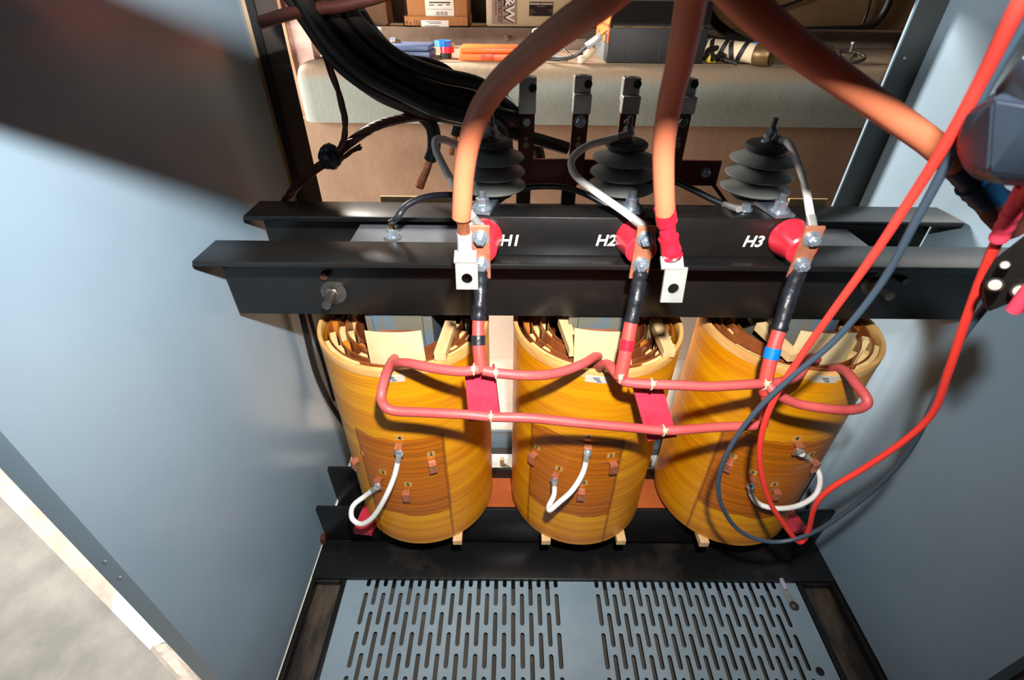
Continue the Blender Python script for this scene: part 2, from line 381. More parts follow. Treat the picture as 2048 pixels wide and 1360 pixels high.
# pillar with flaking paint on the left, trimmed by narrow boards
pl = at(575, 100, Y=2.0).x; prx = at(640, 250, Y=2.0).x
bm = B(); box(bm, pl, prx+.03, 2.0, 2.07, FZ, 2.2); col = struct('wall_left', bm, BRICK)
xs = [at(u, 100, Y=1.99).x for u in (562, 569, 575, 582)]
for i, (a, b_, mt, yy) in enumerate(((xs[0], xs[1], TANB, 1.985), (xs[1], xs[2], DBROWN, 1.992), (xs[2], xs[3], TANB, 1.988))):
    bm = B(); box(bm, a, b_, yy, 2.02, FZ, 2.2); part('trim_board', bm, mt, col, smooth=False)
bm = B(); box(bm, at(629, 330, Y=1.99).x, at(640, 330, Y=1.99).x, 1.985, 2.0, FZ, .868); part('white_edge_strip', bm, PAINTW, col, smooth=False)
bm = B(); box(bm, -.6, 1.15, 1.39, WB-.013, FZ, FZ+.012)
solo('sunlit_floor_sheet', bm, MATS['sunlit_floor_tint'], 'pale sheet painted as sunlit floor behind the coils', 'board', None, False)  # added pale sheet, its colour standing in for sunlight on the floor
# painted sun strip
kb = thing('painted_sun_strip', 'rough paler strip painted as sunlight on the floor beside the panel', 'floor_strip', at(150, 1130, Z=FZ))
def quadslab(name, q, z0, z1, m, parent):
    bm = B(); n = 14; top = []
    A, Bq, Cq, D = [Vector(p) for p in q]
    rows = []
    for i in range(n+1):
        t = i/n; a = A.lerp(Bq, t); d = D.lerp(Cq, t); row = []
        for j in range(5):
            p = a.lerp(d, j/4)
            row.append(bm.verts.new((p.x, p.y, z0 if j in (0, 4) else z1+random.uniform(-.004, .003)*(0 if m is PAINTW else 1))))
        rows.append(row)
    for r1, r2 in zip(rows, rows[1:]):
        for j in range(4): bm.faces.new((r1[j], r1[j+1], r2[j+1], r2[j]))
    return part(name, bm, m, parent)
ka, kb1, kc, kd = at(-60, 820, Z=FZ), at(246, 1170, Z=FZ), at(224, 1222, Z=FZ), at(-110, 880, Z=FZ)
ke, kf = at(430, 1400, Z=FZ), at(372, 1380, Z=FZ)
quadslab('rough_sun_strip', (ka, kb1, kc, kd), FZ, FZ+.012, SUNSTRIP, kb)
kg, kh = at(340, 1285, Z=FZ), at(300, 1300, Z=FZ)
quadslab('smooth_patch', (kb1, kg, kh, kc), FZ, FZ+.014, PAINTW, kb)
quadslab('rough_sun_strip', (kg, ke, kf, kh), FZ, FZ+.012, SUNSTRIP, kb)
# ------------------------------------------------------------------ enclosure
en = thing('transformer_enclosure', 'open blue-grey sheet metal enclosure with slotted floor plate around the transformer', 'enclosure', (.2, .9, FZ))
ZTOP = 1.9
YP = .41
bm = B(); box(bm, PXL-.003, PXL, YP, 1.345, PZ, ZTOP); lp = part('side_panel', bm, PANEL, en, False)
bm = B(); box(bm, PXR, PXR+.003, YP, 1.395, PZ, ZTOP); rp = part('side_panel', bm, PANEL, en, False)
fx = at(408, 1360, Y=YP).x
bm = B(); box(bm, fx, PXL, YP-.003, YP, FZ, ZTOP); fl = part('front_flange', bm, PANEL, en, False)
for u, v in ((210, 1123), (240, 1155)):
    bm = B(); lathe(bm, [(.004, 0), (.004, .001), (.0025, .0025)], 12, frame(at(u, v, Y=YP-.003), (0, -1, 0))); part('screw', bm, STEEL, fl)
bm = B(); box(bm, PXR, PXR+.045, YP-.003, YP, FZ, ZTOP); part('front_flange', bm, PANEL, en, False)
# rear corner flanges
lx = at(600, 210, Y=1.345).x
bm = B(); box(bm, PXL, lx, 1.345, 1.348, PZ, ZTOP); rf = part('rear_flange', bm, DBROWN, en, False)
for ua, ub, mt, nm in ((508, 524, GASKET, 'gasket'), (525, 546, TANF, 'tan_strip'), (547, 561, GASKET, 'gasket')):
    bm = B(); box(bm, at(ua, 210, Y=1.345).x, at(ub, 210, Y=1.345).x, 1.337 if mt is GASKET else 1.342, 1.345, PZ, ZTOP); part(nm, bm, mt, rf, False)
rx = at(1751, 210, Y=1.395).x
bm = B(); box(bm, rx, PXR, 1.395, 1.398, PZ, ZTOP); rfl = part('rear_flange', bm, mat('dark_grey_paint', srgb(58, 62, 62), .45), en, False)
bm = B(); box(bm, rx-.004, rx, 1.393, 1.400, PZ, ZTOP); part('flange_lip', bm, PANEL, rfl, False)
bm = B(); lathe(bm, [(.004, 0), (.003, .003)], 10, frame(at(1808, 116, Y=1.394), (0, -1, 0))); part('screw', bm, STEEL, rfl)
# front header above the opening (above the frame of the photograph, it shades the upper panels from the flash)
bm = B(); box(bm, fx, PXR+.045, YP-.04, YP, 1.305, 1.42); part('unseen_front_header', bm, DBROWN, en, False)
bm = B(); box(bm, PXL, PXR, 1.40, 1.44, 1.272, ZTOP); part('rear_header', bm, DBROWN, en, False)
bm = B(); box(bm, fx, PXR+.045, YP-.04, 1.44, ZTOP, ZTOP+.003); part('added_roof_panel', bm, DBROWN, en, False)  # roof added out of view to block light; headers and roof darkened against bounce
# base rails
bm = B(); box(bm, PXL+.004, PXR-.004, .776, .90, FZ+.005, -.2, bev=.003); part('base_crossbar', bm, BLACKD, en)
bm = B(); box(bm, PXL+.004, PXL+.09, .770, .786, -.235, -.212, bev=.003); part('corner_gusset', bm, BLACK, en)
bm = B(); box(bm, PXR-.10, PXR-.004, .770, .786, -.235, -.212, bev=.003); part('corner_gusset', bm, BLACK, en)
for x0, x1 in ((PXL, -.503), (.898, PXR)):
    bm = B(); box(bm, x0+.003, x1, YP, .784, FZ+.005, -.238); rl_ = part('base_rail', bm, mat('dusty_black_rail', srgb(28, 26, 25), .6, 0, srgb(104, 88, 72), 7, contrast=(.42, .75), bump=.2, stretch=(2, .6, 1)), en, False)
    bm = B(); box(bm, x0+.003, x0+.016, YP, .784, -.238, -.206, bev=.002); box(bm, x1-.016, x1, YP, .784, -.238, -.209, bev=.003)
    part('rail_lip', bm, BLACK, rl_)
bm = B(); box(bm, PXL, PXR, YP, YP+.04, FZ+.005, -.205); part('base_sill', bm, BLACK, en, False)
bm = B(); box(bm, PXL+.004, PXL+.09, .90, 1.345, FZ+.005, -.21, bev=.003); part('base_rail', bm, BLACKD, en)
bm = B(); box(bm, PXR-.09, PXR-.004, .90, 1.39, FZ+.005, -.21, bev=.003); part('base_rail', bm, BLACKD, en)
# rear rails seen between the coils
zA = at(1000, 863, Y=1.36).z
bm = B(); box(bm, PXL+.005, PXR-.005, 1.36, 1.372, FZ, zA, bev=.002); part('rear_rail', bm, PANEL, en)
bm = B(); box(bm, PXL+.09, PXR-.09, 1.20, 1.30, -.25, -.235); rp2 = part('rear_ledge_plate', bm, PAINTW, en, False)
for u in (1004, 1303):
    p = at(u, 905, Y=1.25); bm = B(); box(bm, p.x-.008, p.x+.008, 1.24, 1.256, -.235, -.20, bev=.001); part('wood_peg', bm, WOOD, rp2)
# slotted floor plate
bm = B()
def slot_col(bm, x0, x1, ys, y0, y1, w, z1, th):
    """one column of plate between x0..x1 and y0..y1 carrying stadium slots ys = [(ya, yb)]"""
    xc = (x0+x1)/2; r = w/2; k = 5
    def ring(ya, yb, z):
        p = []
        for i in range(k): a = math.pi*i/(k-1); p.append((xc+r*math.cos(a), yb-r+r*math.sin(a)))
        for i in range(k): a = math.pi+math.pi*i/(k-1); p.append((xc+r*math.cos(a), ya+r+r*math.sin(a)))
        return [bm.verts.new((a, b, z)) for a, b in p]
    edges = [y0]+[(ys[i][1]+ys[i+1][0])/2 for i in range(len(ys)-1)]+[y1]
    for (ya, yb), c0, c1 in zip(ys, edges, edges[1:]):
        t = ring(ya, yb, z1); bt = ring(ya, yb, z1-th)
        n = 2*k
        for i in range(n): bm.faces.new((t[i], t[(i+1) % n], bt[(i+1) % n], bt[i]))
        for s, z in ((t, z1), (bt, z1-th)):
            q = [bm.verts.new(p+(z,)) for p in ((x1, c1), (x0, c1), (x0, c0), (x1, c0))]
            top = s[:k]; bot = s[k:]
            h = k//2
            bm.faces.new([q[0]]+list(reversed(top[:h+1]))) if 0 else None
            bm.faces.new([q[0]]+[q[1]]+list(reversed(top)))
            bm.faces.new([q[1], q[2], bot[0], top[-1]])
            bm.faces.new([q[2], q[3]]+list(reversed(bot)))
            bm.faces.new([q[3], q[0], top[0], bot[-1]])
GZ = -.214; GY0, GY1 = YP+.04, .784
def ys(off):
    out = []; y = .739+off
    while y > GY0-.12:
        out.append((y-.093, y)); y -= .111
    out = [(.739+off+.018, .739+off+.111)]+out
    res = []
    for a, b in sorted(out):
        a, b = max(a, GY0+.012), min(b, GY1-.003)
        if b-a > .02: res.append((a, b))
    return res
for xa, xb, in ((-.433, .147), (.274, .826)):
    p = (xb-xa)/22
    for i in range(23):
        xc = xa+p*i
        slot_col(bm, xc-p/2, xc+p/2, ys(0 if i % 2 == 0 else -.0555), GY0, GY1, .0125, GZ, .0025)
pl_, pr_ = (.147-(-.433))/44, (.826-.274)/44
box(bm, -.503, -.433-pl_, GY0, GY1, GZ-.0025, GZ); box(bm, .147+pl_, .274-pr_, GY0, GY1, GZ-.0025, GZ)
hx = at(1640, 1343, Z=GZ)
box(bm, .826+pr_, .898, GY0, GY1, GZ-.0025, GZ)
gp = part('slotted_floor_plate', bm, GRATE, en, False)
bm = B(); lathe(bm, [(.011, 0), (.011, .001)], 20, Matrix.Translation((hx.x, hx.y, GZ))); part('bolt_hole', bm, INK, gp)
p = at(643, 1078, X=PXL)
bm = B(); box(bm, PXL, PXL+.014, p.y-.012, p.y+.012, p.z-.016, p.z+.016, bev=.003); part('copper_tab', bm, COPPERD, en)
# lug bolted to the plate
a_, b_ = at(1560, 1160, Z=GZ+.004), at(1588, 1212, Z=GZ+.004)
gl = thing('ground_lug', 'small ground lug bolted to the right corner of the slotted floor plate', 'lug', at(1575, 1190, Z=GZ))
d_ = (b_-a_).normalized(); md = a_.lerp(b_, .65)
bm = B(); plate_hole(bm, .022, .036, .003, 0, -.006, .005, facing(md+Vector((0, 0, -.003)), (-d_).cross(Vector((0, 0, 1))), -d_)); part('pad', bm, LUG, gl, False)
bm = B(); cyl(bm, a_+Vector((0, 0, .006)), a_.lerp(b_, .4)+Vector((0, 0, .005)), .0075); part('barrel', bm, CLEAR, gl)
bm = B(); lathe(bm, [(.014, 0), (.014, .002)], 18, Matrix.Translation(b_)); hexhead(bm, b_+Vector((0, 0, .002)), (0, 0, 1), .009, .006); part('bolt', bm, DULL, gl)
# ------------------------------------------------------------------ core and clamps
core = thing('transformer_core', 'steel transformer core held between black painted clamp beams', 'transformer core', (CX[1], YC, -.2))
def beam(yf, yw, sgn, name='upper_clamp_beam'):
    t = .012; bm = B()
    f0_, f1_ = min(yf, yw), max(yf, yw)
    box(bm, XL, XR, f0_, f1_, ZT-t, ZT, bev=.0035)
    w0, w1 = (yw-t, yw) if sgn > 0 else (yw, yw+t)
    box(bm, XL, XR, w0, w1, ZB, ZT-t+.001, bev=.002)
    return part(name, bm, BLACK, core)
fb = beam(YF, YW, 1); beam(YWR, YFR, 1)
for u, v, uu, vv in ((668, 584, 661, 598), (1748, 566, 1776, 600)):
    p = at(u, v, Y=YW-.012)
    bm = B(); lathe(bm, [(.027, 0), (.027, .003)], 24, frame(p, (0, -1, 0))); hexhead(bm, p+Vector((0, -.003, 0)), (0, -1, 0), .0165, .012); part('stud_washer', bm, DULL, fb)
    bm = B(); cyl(bm, p, p+Vector((0, -.055, 0)), .0095, 14); part('threaded_stud', bm, DULL, fb)
for u, v in ((650, 548), (1805, 558)):
    p = at(u, v, Y=YW-.013); bm = B(); cyl(bm, p, p+Vector((0, -.012, 0)), .008, 12); part('rivet', bm, COPPERD if u < 1000 else DULL, fb)
for z0, z1, y0, y1 in ((-.199, -.023, YW-.012, YW), (-.199, .0, YWR, YWR+.012)):
    bm = B(); box(bm, XL, XR, y0, y1, z0, z1, bev=.003); part('lower_clamp_plate', bm, BLACK, core)
bm = B(); box(bm, CX[0]-.085, CX[2]+.085, YW+.001, YWR-.001, .70, .852); part('top_yoke', bm, CORE, core, False)
bm = B(); box(bm, CX[0]-.085, CX[2]+.085, YW+.001, YWR-.001, -.19, -.04); part('bottom_yoke', bm, RUST, core, False)
for x in CX:
    bm = B(); box(bm, x-.075, x+.075, YW+.002, YWR-.002, -.04, .70); box(bm, x-.055, x+.055, YW-.010, YWR+.010, -.02, .69); part('core_leg', bm, CORELEG, core, False)
# top bracket box carrying H1 H2 H3
hbx0, hbx1 = at(940, 480, Y=.853).x, at(1602, 445, Y=.853).x
hb = thing('terminal_mounting_channel', 'black channel lettered H1 H2 H3 on top of the front clamp beam', 'mounting channel', ((hbx0+hbx1)/2, .88, ZT))
bm = B(); box(bm, hbx0, hbx1, .853, .915, ZT, .948, bev=.003); part('channel_body', bm, BLACK, hb)
for s, u, v in (('H1', 1019, 482), ('H2', 1211, 482), ('H3', 1506, 484)):
    p = at(u, v, Y=.8525); text('lettering', s, .031, PAINTW, hb, Matrix.Translation(p) @ XM.to_3x3().to_4x4(), bold=.0006, shear=.18)
# ------------------------------------------------------------------ coils
def tap_tab(i, u, v, parent, bolted):
    p, n = on_coil(u, v, i, .012); t = Vector((-n.y, n.x, 0))
    if t.x < 0: t = -t
    bm = B()
    mt = facing(p, t, (0, 0, 1))
    plate_hole(bm, .019, .028, .005, 0, -.002, .0036, facing(p-n*.0, -t if n.dot(t.cross(Vector((0, 0, 1)))) < 0 else t, (0, 0, 1)))
    q = p+Vector((0, 0, .012))
    box(bm, -.0085, .0085, -.003, .003, -.022, .004, facing(q, t, (0, 0, 1)) @ Matrix.Translation((0, 0, 0)))
    tb = part('tap_terminal', bm, COPPER, parent, False)
    if bolted:
        bm = B(); lathe(bm, [(.0105, 0), (.0105, .002)], 16, frame(p+n*.005, n)); hexhead(bm, p+n*.007, n, .007, .005); part('tap_bolt', bm, STEEL, tb)
    return p, n
def stickon(i, u, v, w, h, m, parent, name, dr=.0006):
    p, n = on_coil(u, v, i, dr); t = Vector((-n.y, n.x, 0)); t = t if t.x*(-n.y) >= 0 else -t
    a0 = math.atan2(n.y, n.x); bm = B(); rr = R+dr; k = 5; prev = None
    for j in range(k):
        a = a0+(j/(k-1)-.5)*w/rr
        cur = [bm.verts.new((CX[i]+rr*math.cos(a), YC+rr*math.sin(a), p.z+s*h/2)) for s in (-1, 1)]
        if prev: bm.faces.new((prev[0], cur[0], cur[1], prev[1]))
        prev = cur
    bmesh.ops.solidify(bm, geom=bm.faces[:], thickness=.0005)
    return part(name, bm, m, parent, False), p, n
COILS = []
LIP = mat('varnish_lip', srgb(200, 150, 92), .2, coat=.8)
spec = [
 dict(taps=[(1, 708, 930, 722, 905, 0), (4, 798, 903, 799, 876, 1), (2, 866, 936, 862, 908, 0), (3, 757, 968, 766, 944, 1), (5, 813, 994, 816, 969, 0)],
      a=(722, 900, 886, 880), card=((727, 666), (841, 666), (851, 722), (738, 722)), stick=((905, 640, 880, 722),), sticker=(784, 757), which='left-hand',
      blk=((915, 1074),)),
 dict(taps=[(1, 1064, 918, 1074, 894, 0), (4, 1175, 902, 1177, 874, 1), (2, 1227, 938, 1222, 911, 0), (3, 1110, 959, 1118, 937, 1), (5, 1162, 992, 1168, 965, 0)],
      a=(1062, 900, 1246, 890), card=((1150, 661), (1262, 667), (1270, 728), (1150, 730)), stick=((1125, 640, 1150, 714), (1308, 640, 1338, 716)), sticker=(1195, 759), which='middle',
      blk=((1092, 1074), (1242, 1074))),
 dict(taps=[(1, 1455, 934, 1466, 912, 0), (4, 1596, 900, 1594, 877, 1), (3, 1502, 968, 1505, 945, 1), (5, 1552, 992, 1549, 969, 0), (2, 1630, 934, 1623, 908, 0)],
      a=(1440, 880, 1690, 880), card=((1606, 666), (1719, 670), (1692, 724), (1581, 716)), stick=((1512, 645, 1588, 724),), sticker=(1652, 759), which='right-hand',
      blk=((1408, 1078),)),
]
for i, sp in enumerate(spec):
    x = CX[i]; lab = {'left-hand': 'left-hand amber varnished winding coil below the H1 lettering', 'middle': 'middle amber varnished winding coil between the two red channel spacers', 'right-hand': 'right-hand amber varnished winding coil behind the looping test leads'}[sp['which']]
    co = thing('winding_coil', lab, 'coil', (x, YC, 0), 'three amber winding coils'); COILS.append(co)
    def ang(u, v):
        p, n = on_coil(u, v, i); return math.atan2(n.x, -n.y)
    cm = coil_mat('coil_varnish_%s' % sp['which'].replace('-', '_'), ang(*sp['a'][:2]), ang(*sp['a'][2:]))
    T = Matrix.Translation((x, YC, 0))
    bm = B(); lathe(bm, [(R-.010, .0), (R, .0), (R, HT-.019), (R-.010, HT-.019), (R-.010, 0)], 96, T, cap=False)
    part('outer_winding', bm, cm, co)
    bm = B(); lathe(bm, [(R-.010, HT-.02), (R+.001, HT-.02), (R+.001, HT-.002), (R, HT), (R-.008, HT), (R-.010, HT-.004), (R-.010, HT-.02)], 96, T, cap=False)
    part('rim_band', bm, RIMB, co)
    for k, (rr, dz) in enumerate(((.178, -.006), (.158, -.012), (.138, -.004), (.118, -.014))):
        bm = B(); lathe(bm, [(rr-.003, .02), (rr, .02), (rr, HT+dz), (rr-.003, HT+dz), (rr-.003, .02)], 64, T, cap=False); part('barrier_tube', bm, BARRIER, co)
        n = (18, 14, 12)[k] if k < 3 else 0
        for q in range(n):
            a = 2*math.pi*(q+.35*k)/n
            if math.sin(a) > .35: continue
            if math.sin(a) < -.85 and k < 1: continue
            mt = Matrix.Translation((x, YC, 0)) @ Matrix.Rotation(a, 4, 'Z')
            bm = B(); box(bm, rr-.0165, rr-.0035, -.009, .009, .1, HT+dz-.004-.01*random.random(), mt)
            part('duct_spacer', bm, CREAMB if (q+k) % 3 else AMBER, co, False)
    # cream solid insulation sectors just inside the rim at the front
    for a0, a1 in ((-150, -112), (-66, -30)):
        bm = B(); prev = None; k = 10
        for j in range(k+1):
            a = math.radians(a0+(a1-a0)*j/k)
            cur = [bm.verts.new((x+r_*math.cos(a), YC+r_*math.sin(a), z_)) for r_, z_ in ((.180, HT-.05), (.189, HT-.05), (.189, HT-.006), (.180, HT-.006))]
            if prev:
                for s_ in range(4): bm.faces.new((prev[s_], cur[s_], cur[(s_+1) % 4], prev[(s_+1) % 4]))
            else: bm.faces.new(cur)
            prev = cur
        bm.faces.new(list(reversed(prev))); part('insulation_segment', bm, CREAMB, co, False)
    # standing insulation card
    q = sp['card']; yb = at((q[2][0]+q[3][0])/2, (q[2][1]+q[3][1])/2, Z=HT-.003).y
    P4 = [at(*q[0], Y=yb+.01), at(*q[1], Y=yb+.01), at(*q[2], Y=yb), at(*q[3], Y=yb)]
    bm = B(); k = 8
    rows = []
    for j in range(k+1):
        t = j/k; bow = Vector((0, .012*(1-(2*t-1)**2)-.012, 0))*-.6
        top = P4[0].lerp(P4[1], t)+bow; bot = P4[3].lerp(P4[2], t)+bow+Vector((0, 0, -.03))
        rows.append([bm.verts.new(v) for v in (top, bot, bot+Vector((0, .0025, 0)), top+Vector((0, .0025, 0)))])
    for r1, r2 in zip(rows, rows[1:]):
        for s_ in range(4): bm.faces.new((r1[s_], r1[(s_+1) % 4], r2[(s_+1) % 4], r2[s_]))
    bm.faces.new(rows[0]); bm.faces.new(list(reversed(rows[-1]))); part('insulation_card', bm, CREAM, co, False)
    # copper strip behind the card
    c = (P4[0]+P4[1])/2
    bm = B(); box(bm, c.x-.035, c.x+.035, c.y+.028, c.y+.034, c.z-.07, c.z-.016); part('inner_bus_strip', bm, COPPER, co, False)
    # hold-down sticks
    for ua, va, ub, vb in sp['stick']:
        e = at(ub, vb-8, Z=HT+.010); s_ = at(ua, va, Z=HT+.010)
        d = (s_-e).normalized(); e2 = e+d*min((s_-e).length, .12)
        bm = B(); box(bm, -.0125, .0125, -.009, .011, 0, (e2-e).length, frame(e, d)); part('hold_down_block', bm, WOOD, co, False)
    # taps
    for num, u, v, lu, lv, bolted in sp['taps']:
        tap_tab(i, u, v, co, bolted)
        stickon(i, u, v-15, .055, .0035, LIP, co, 'tape_lip', dr=.002)
        tg, p, n = stickon(i, lu, lv, .019, .017, NUMTAG, co, 'number_tag')
        t = Vector((-n.y, n.x, 0)); t = t if t.x > 0 else -t
        text('numeral', str(num), .016, INK, tg, facing(p+n*.0008, t, (0, 0, 1)), bold=.0003, ext=.0002)
    st, p, n = stickon(i, sp['sticker'][0], sp['sticker'][1], .052, .020, PAPER, co, 'paper_sticker', dr=.0016)
    t = Vector((-n.y, n.x, 0)); t = t if t.x > 0 else -t
    for dz, w_, dx in ((.004, .014, -.003), (-.0005, .012, 0), (-.005, .010, .004)):
        bm = B(); box(bm, -w_/2, w_/2, -.0012, .0012, 0, .0003, facing(p+n*.0008+t*dx+Vector((0, 0, dz)), t, (0, 0, 1))); part('printed_line', bm, INKB, st, False)
    for u, v in sp['blk']:
        p = at(u, v, Z=-.001); bm = B(); box(bm, p.x-.013, p.x+.013, p.y-.012, .94, -.022, -.001, bev=.0008)
        solo('wood_support_block', bm, WOOD, {0: 'pale wooden block under the right edge of the left-hand coil', 1: 'pale wooden block under the middle coil, on its %s side' % ('left' if u < 1150 else 'right'), 2: 'pale wooden block under the left edge of the right-hand coil'}[i], 'block', 'wooden blocks under the coils', False)
# red blocks under outer coils
for u0, u1, v, lab, rz in ((695, 752, 1062, 'red fibreglass support block under the left-hand coil', -.12), (1580, 1622, 1060, 'red fibreglass support block under the right-hand coil', .25)):
    a = at(u0, v, Y=.80); b = at(u1, v, Y=.80)
    cxm = (a.x+b.x)/2; bm = B()
    box(bm, -.027, .027, 0, .10, a.z-.02, a.z, Matrix.Translation((cxm, .80, 0)) @ Matrix.Rotation(rz, 4, 'Z'), bev=.002)
    solo('fibreglass_block', bm, GPOD, lab, 'block', 'red blocks under the coils', False)
# ------------------------------------------------------------------ terminals H1 H2 H3
HZ = [('H1', (961, 473), (961, 523), (962, 450), (962, 556), (985, 505)), ('H2', (1292, 472), (1284, 526), (1292, 452), (1278, 556), (1262, 505)), ('H3', (1628, 474), (1612, 527), (1632, 452), (1590, 556), (1572, 505))]
YB = .785
BARS = []
for nm, bu, bl, tp, bt, ic in HZ:
    top, bot = at(*tp, Y=YB), at(*bt, Y=YB)
    ax = (top+bot)/2
    ins = thing('standoff_insulator', 'red cone insulator on the black channel beside the %s lettering' % nm, 'insulator', (ax.x, .82, ax.z-.04), 'red standoff insulators')
    bm = B(); lathe(bm, [(.036, 0), (.0375, .004), (.036, .010), (.029, .045), (.028, .056), (.024, .06)], 32, frame((ax.x, .852, ax.z), (0, -1, 0))); part('cone', bm, EPOXY, ins)
    bm = B(); lathe(bm, [(.012, 0), (.012, .004)], 20, frame((ax.x, .793, ax.z), (0, -1, 0))); part('insert', bm, STEEL, ins)
    tb = thing('terminal_bar', 'copper terminal bar with two bolts in front of the %s insulator' % nm, 'terminal bar', (ax.x, YB, bot.z), 'copper terminal bars')
    hgt = top.z-bot.z
    bm = B(); box(bm, ax.x-.0165, ax.x+.0165, YB-.003, YB+.003, bot.z, top.z, bev=.0012); part('bar', bm, COPPER, tb, False)
    for k, f in enumerate((.78, .29)):
        c = Vector((ax.x, YB-.003, bot.z+hgt*f))
        bm = B(); lathe(bm, [(.0145, 0), (.0145, .0025), (.012, .0025), (.012, .005)], 24, frame(c, (0, -1, 0))); wsh = part('washer', bm, STEEL, tb)
        bm = B(); hexhead(bm, c+Vector((0, -.005, 0)), (0, -1, 0), .0105, .009); cyl(bm, c+Vector((0, -.013, 0)), c+Vector((0, -.018, 0)), .005, 12); part('bolt', bm, STEEL, tb)
    BARS.append((ax, top, bot))
# phase leads from the bars down to the delta connections
def sh(y): return y-.038*min(1, max(0, (.792-y)/.07))
def lead(label, path_px, bot, segs, grp):
    P = [bot+Vector((0, -.002, .012))]+pts(*[(u, v, sh(y)) for u, v, y in path_px])
    sp_ = spline(P, 8); n = len(sp_)
    root = thing('phase_lead', label, 'lead', P[-1], grp)
    for nm, a, b, m, r, w in segs:
        i0, i1 = int(a*(n-1)), max(int(b*(n-1)), int(a*(n-1))+1)
        bm = B(); tube(bm, sp_[i0:i1+1], r, 12, wob=w); part(nm, bm, m, root)
lead('black taped lead with a red and black band under the H1 bar', [(961, 590, .765), (957, 640, .752), (957, 690, .735), (962, 742, .72)], BARS[0][2],
     [('black_tape', 0, .52, BTAPE, .0125, .1), ('red_jacket', .5, 1, REDL, .0115, 0), ('black_band', .68, .76, BTAPE, .0126, 0)], 'taped phase leads')
lead('black taped lead with a bright red band under the H2 bar', [(1274, 590, .765), (1262, 645, .75), (1252, 700, .735), (1240, 757, .72)], BARS[1][2],
     [('black_tape', 0, .50, BTAPE, .0135, .1), ('red_jacket', .48, 1, REDL, .0125, 0), ('red_band', .66, .76, REDTAPE, .0134, 0)], 'taped phase leads')
lead('black taped lead with a blue band under the H3 bar', [(1576, 600, .765), (1560, 655, .75), (1543, 710, .735), (1531, 768, .72), (1533, 810, .715), (1526, 850, .71)], BARS[2][2],
     [('black_tape', 0, .36, BTAPE, .014, .1), ('red_jacket', .34, .74, REDL, .0125, 0), ('blue_band', .47, .54, BLUET, .0142, 0), ('thin_red_tail', .72, 1, RED, .0095, 0)], 'taped phase leads')
# red delta cables
RC = .0092
def sh(y): return y-.038*min(1, max(0, (.792-y)/.07))
def dp(*l): return pts(*[(u, v, sh(y)) for u, v, y in l])
def cable(name, P, r, m, label, cat, group=None, n=10, step=6):
    bm = B(); tube(bm, spline(P, step), r, n); return solo(name, bm, m, label, cat, group)
G = 'red silicone delta cables'
cable('delta_cable', dp((783, 737, .785), (790, 727, .770), (815, 726, .745), (870, 737, .725), (925, 743, .715), (960, 738, .715)), RC, RED, 'red silicone cable from the left-hand coil rim to the H1 lead', 'cable', G)
cable('delta_cable', dp((790, 716, .80), (784, 722, .785), (772, 748, .745), (763, 785, .715), (765, 806, .705), (785, 821, .70), (850, 825, .695), (930, 829, .690), (985, 834, .690), (1060, 836, .690), (1160, 846, .690), (1260, 855, .690), (1320, 861, .688), (1360, 860, .690), (1440, 854, .70), (1500, 852, .705), (1524, 848, .71)), RC, RED, 'long red cable sagging across the front from the left-hand coil to the H3 lead', 'cable', G)
cable('delta_cable', dp((965, 741, .715), (1000, 747, .715), (1060, 751, .720), (1115, 746, .735), (1165, 728, .757), (1188, 714, .780), (1197, 713, .795)), RC, RED, 'red silicone cable from the H1 lead up to the middle coil rim', 'cable', G)
cable('delta_cable', dp((1199, 741, .79), (1202, 731, .775), (1216, 729, .758), (1230, 744, .735), (1242, 758, .722)), RC*1.05, RED, 'short hooked red cable from the middle coil rim to the H2 lead', 'cable', G)
cable('delta_cable', dp((1238, 755, .72), (1252, 764, .715), (1290, 768, .712), (1350, 770, .710), (1420, 773, .710), (1480, 770, .712), (1527, 767, .715)), RC, RED, 'straight red cable between the H2 lead and the H3 lead', 'cable', G)
cable('delta_cable', dp((1530, 770, .718), (1565, 763, .73), (1595, 752, .745), (1610, 730, .765), (1620, 715, .785), (1634, 719, .80)), RC, RED, 'red cable hooking from the H3 lead over the right-hand coil rim', 'cable', G)
cable('delta_cable', dp((1534, 768, .715), (1552, 786, .70), (1590, 806, .695), (1650, 817, .69), (1700, 820, .695), (1730, 812, .705), (1733, 796, .715), (1712, 768, .74), (1694, 745, .765), (1680, 737, .785), (1664, 738, .80)), RC, RED, 'red cable looping out past the right side of the right-hand coil', 'cable', G)
# red channel spacers
def channel_spacer(q, label):
    tl, tr, br, bl = [at(u, v, Y=y) for (u, v), y in zip(q, (.697, .697, .677, .677))]
    root = thing('channel_spacer', label, 'spacer', (tl+tr+br+bl)/4, 'red fibreglass channel spacers')
    X_ = (tr-tl).normalized(); D_ = ((bl+br)/2-(tl+tr)/2); Zn = X_.cross(-D_.normalized()).normalized()
    Zn = Zn if Zn.y < 0 else -Zn
    w = (tr-tl).length; h = D_.length; M_ = facing((tl+tr)/2+D_/2, X_, -D_)
    n_ = Vector((M_[0][2], M_[1][2], M_[2][2]))
    n_ = -n_ if n_.y < 0 else n_                     # points away from the camera
    e_ = .004/w
    def skew(bm, f0, f1, d0, d1):
        q_ = [tl.lerp(tr, f0), tl.lerp(tr, f1), bl.lerp(br, f1), bl.lerp(br, f0)]
        A_ = [bm.verts.new(p+n_*d0) for p in q_]; Z_ = [bm.verts.new(p+n_*d1) for p in q_]
        bm.faces.new(A_); bm.faces.new(list(reversed(Z_)))
        for k in range(4): bm.faces.new((A_[k], A_[(k+1) % 4], Z_[(k+1) % 4], Z_[k]))
    bm = B(); skew(bm, 0, 1, 0, .004); skew(bm, 0, e_, .004, .02); skew(bm, 1-e_, 1, .004, .02)
    part('channel', bm, GPO, root, False)
    return root, M_, w, h
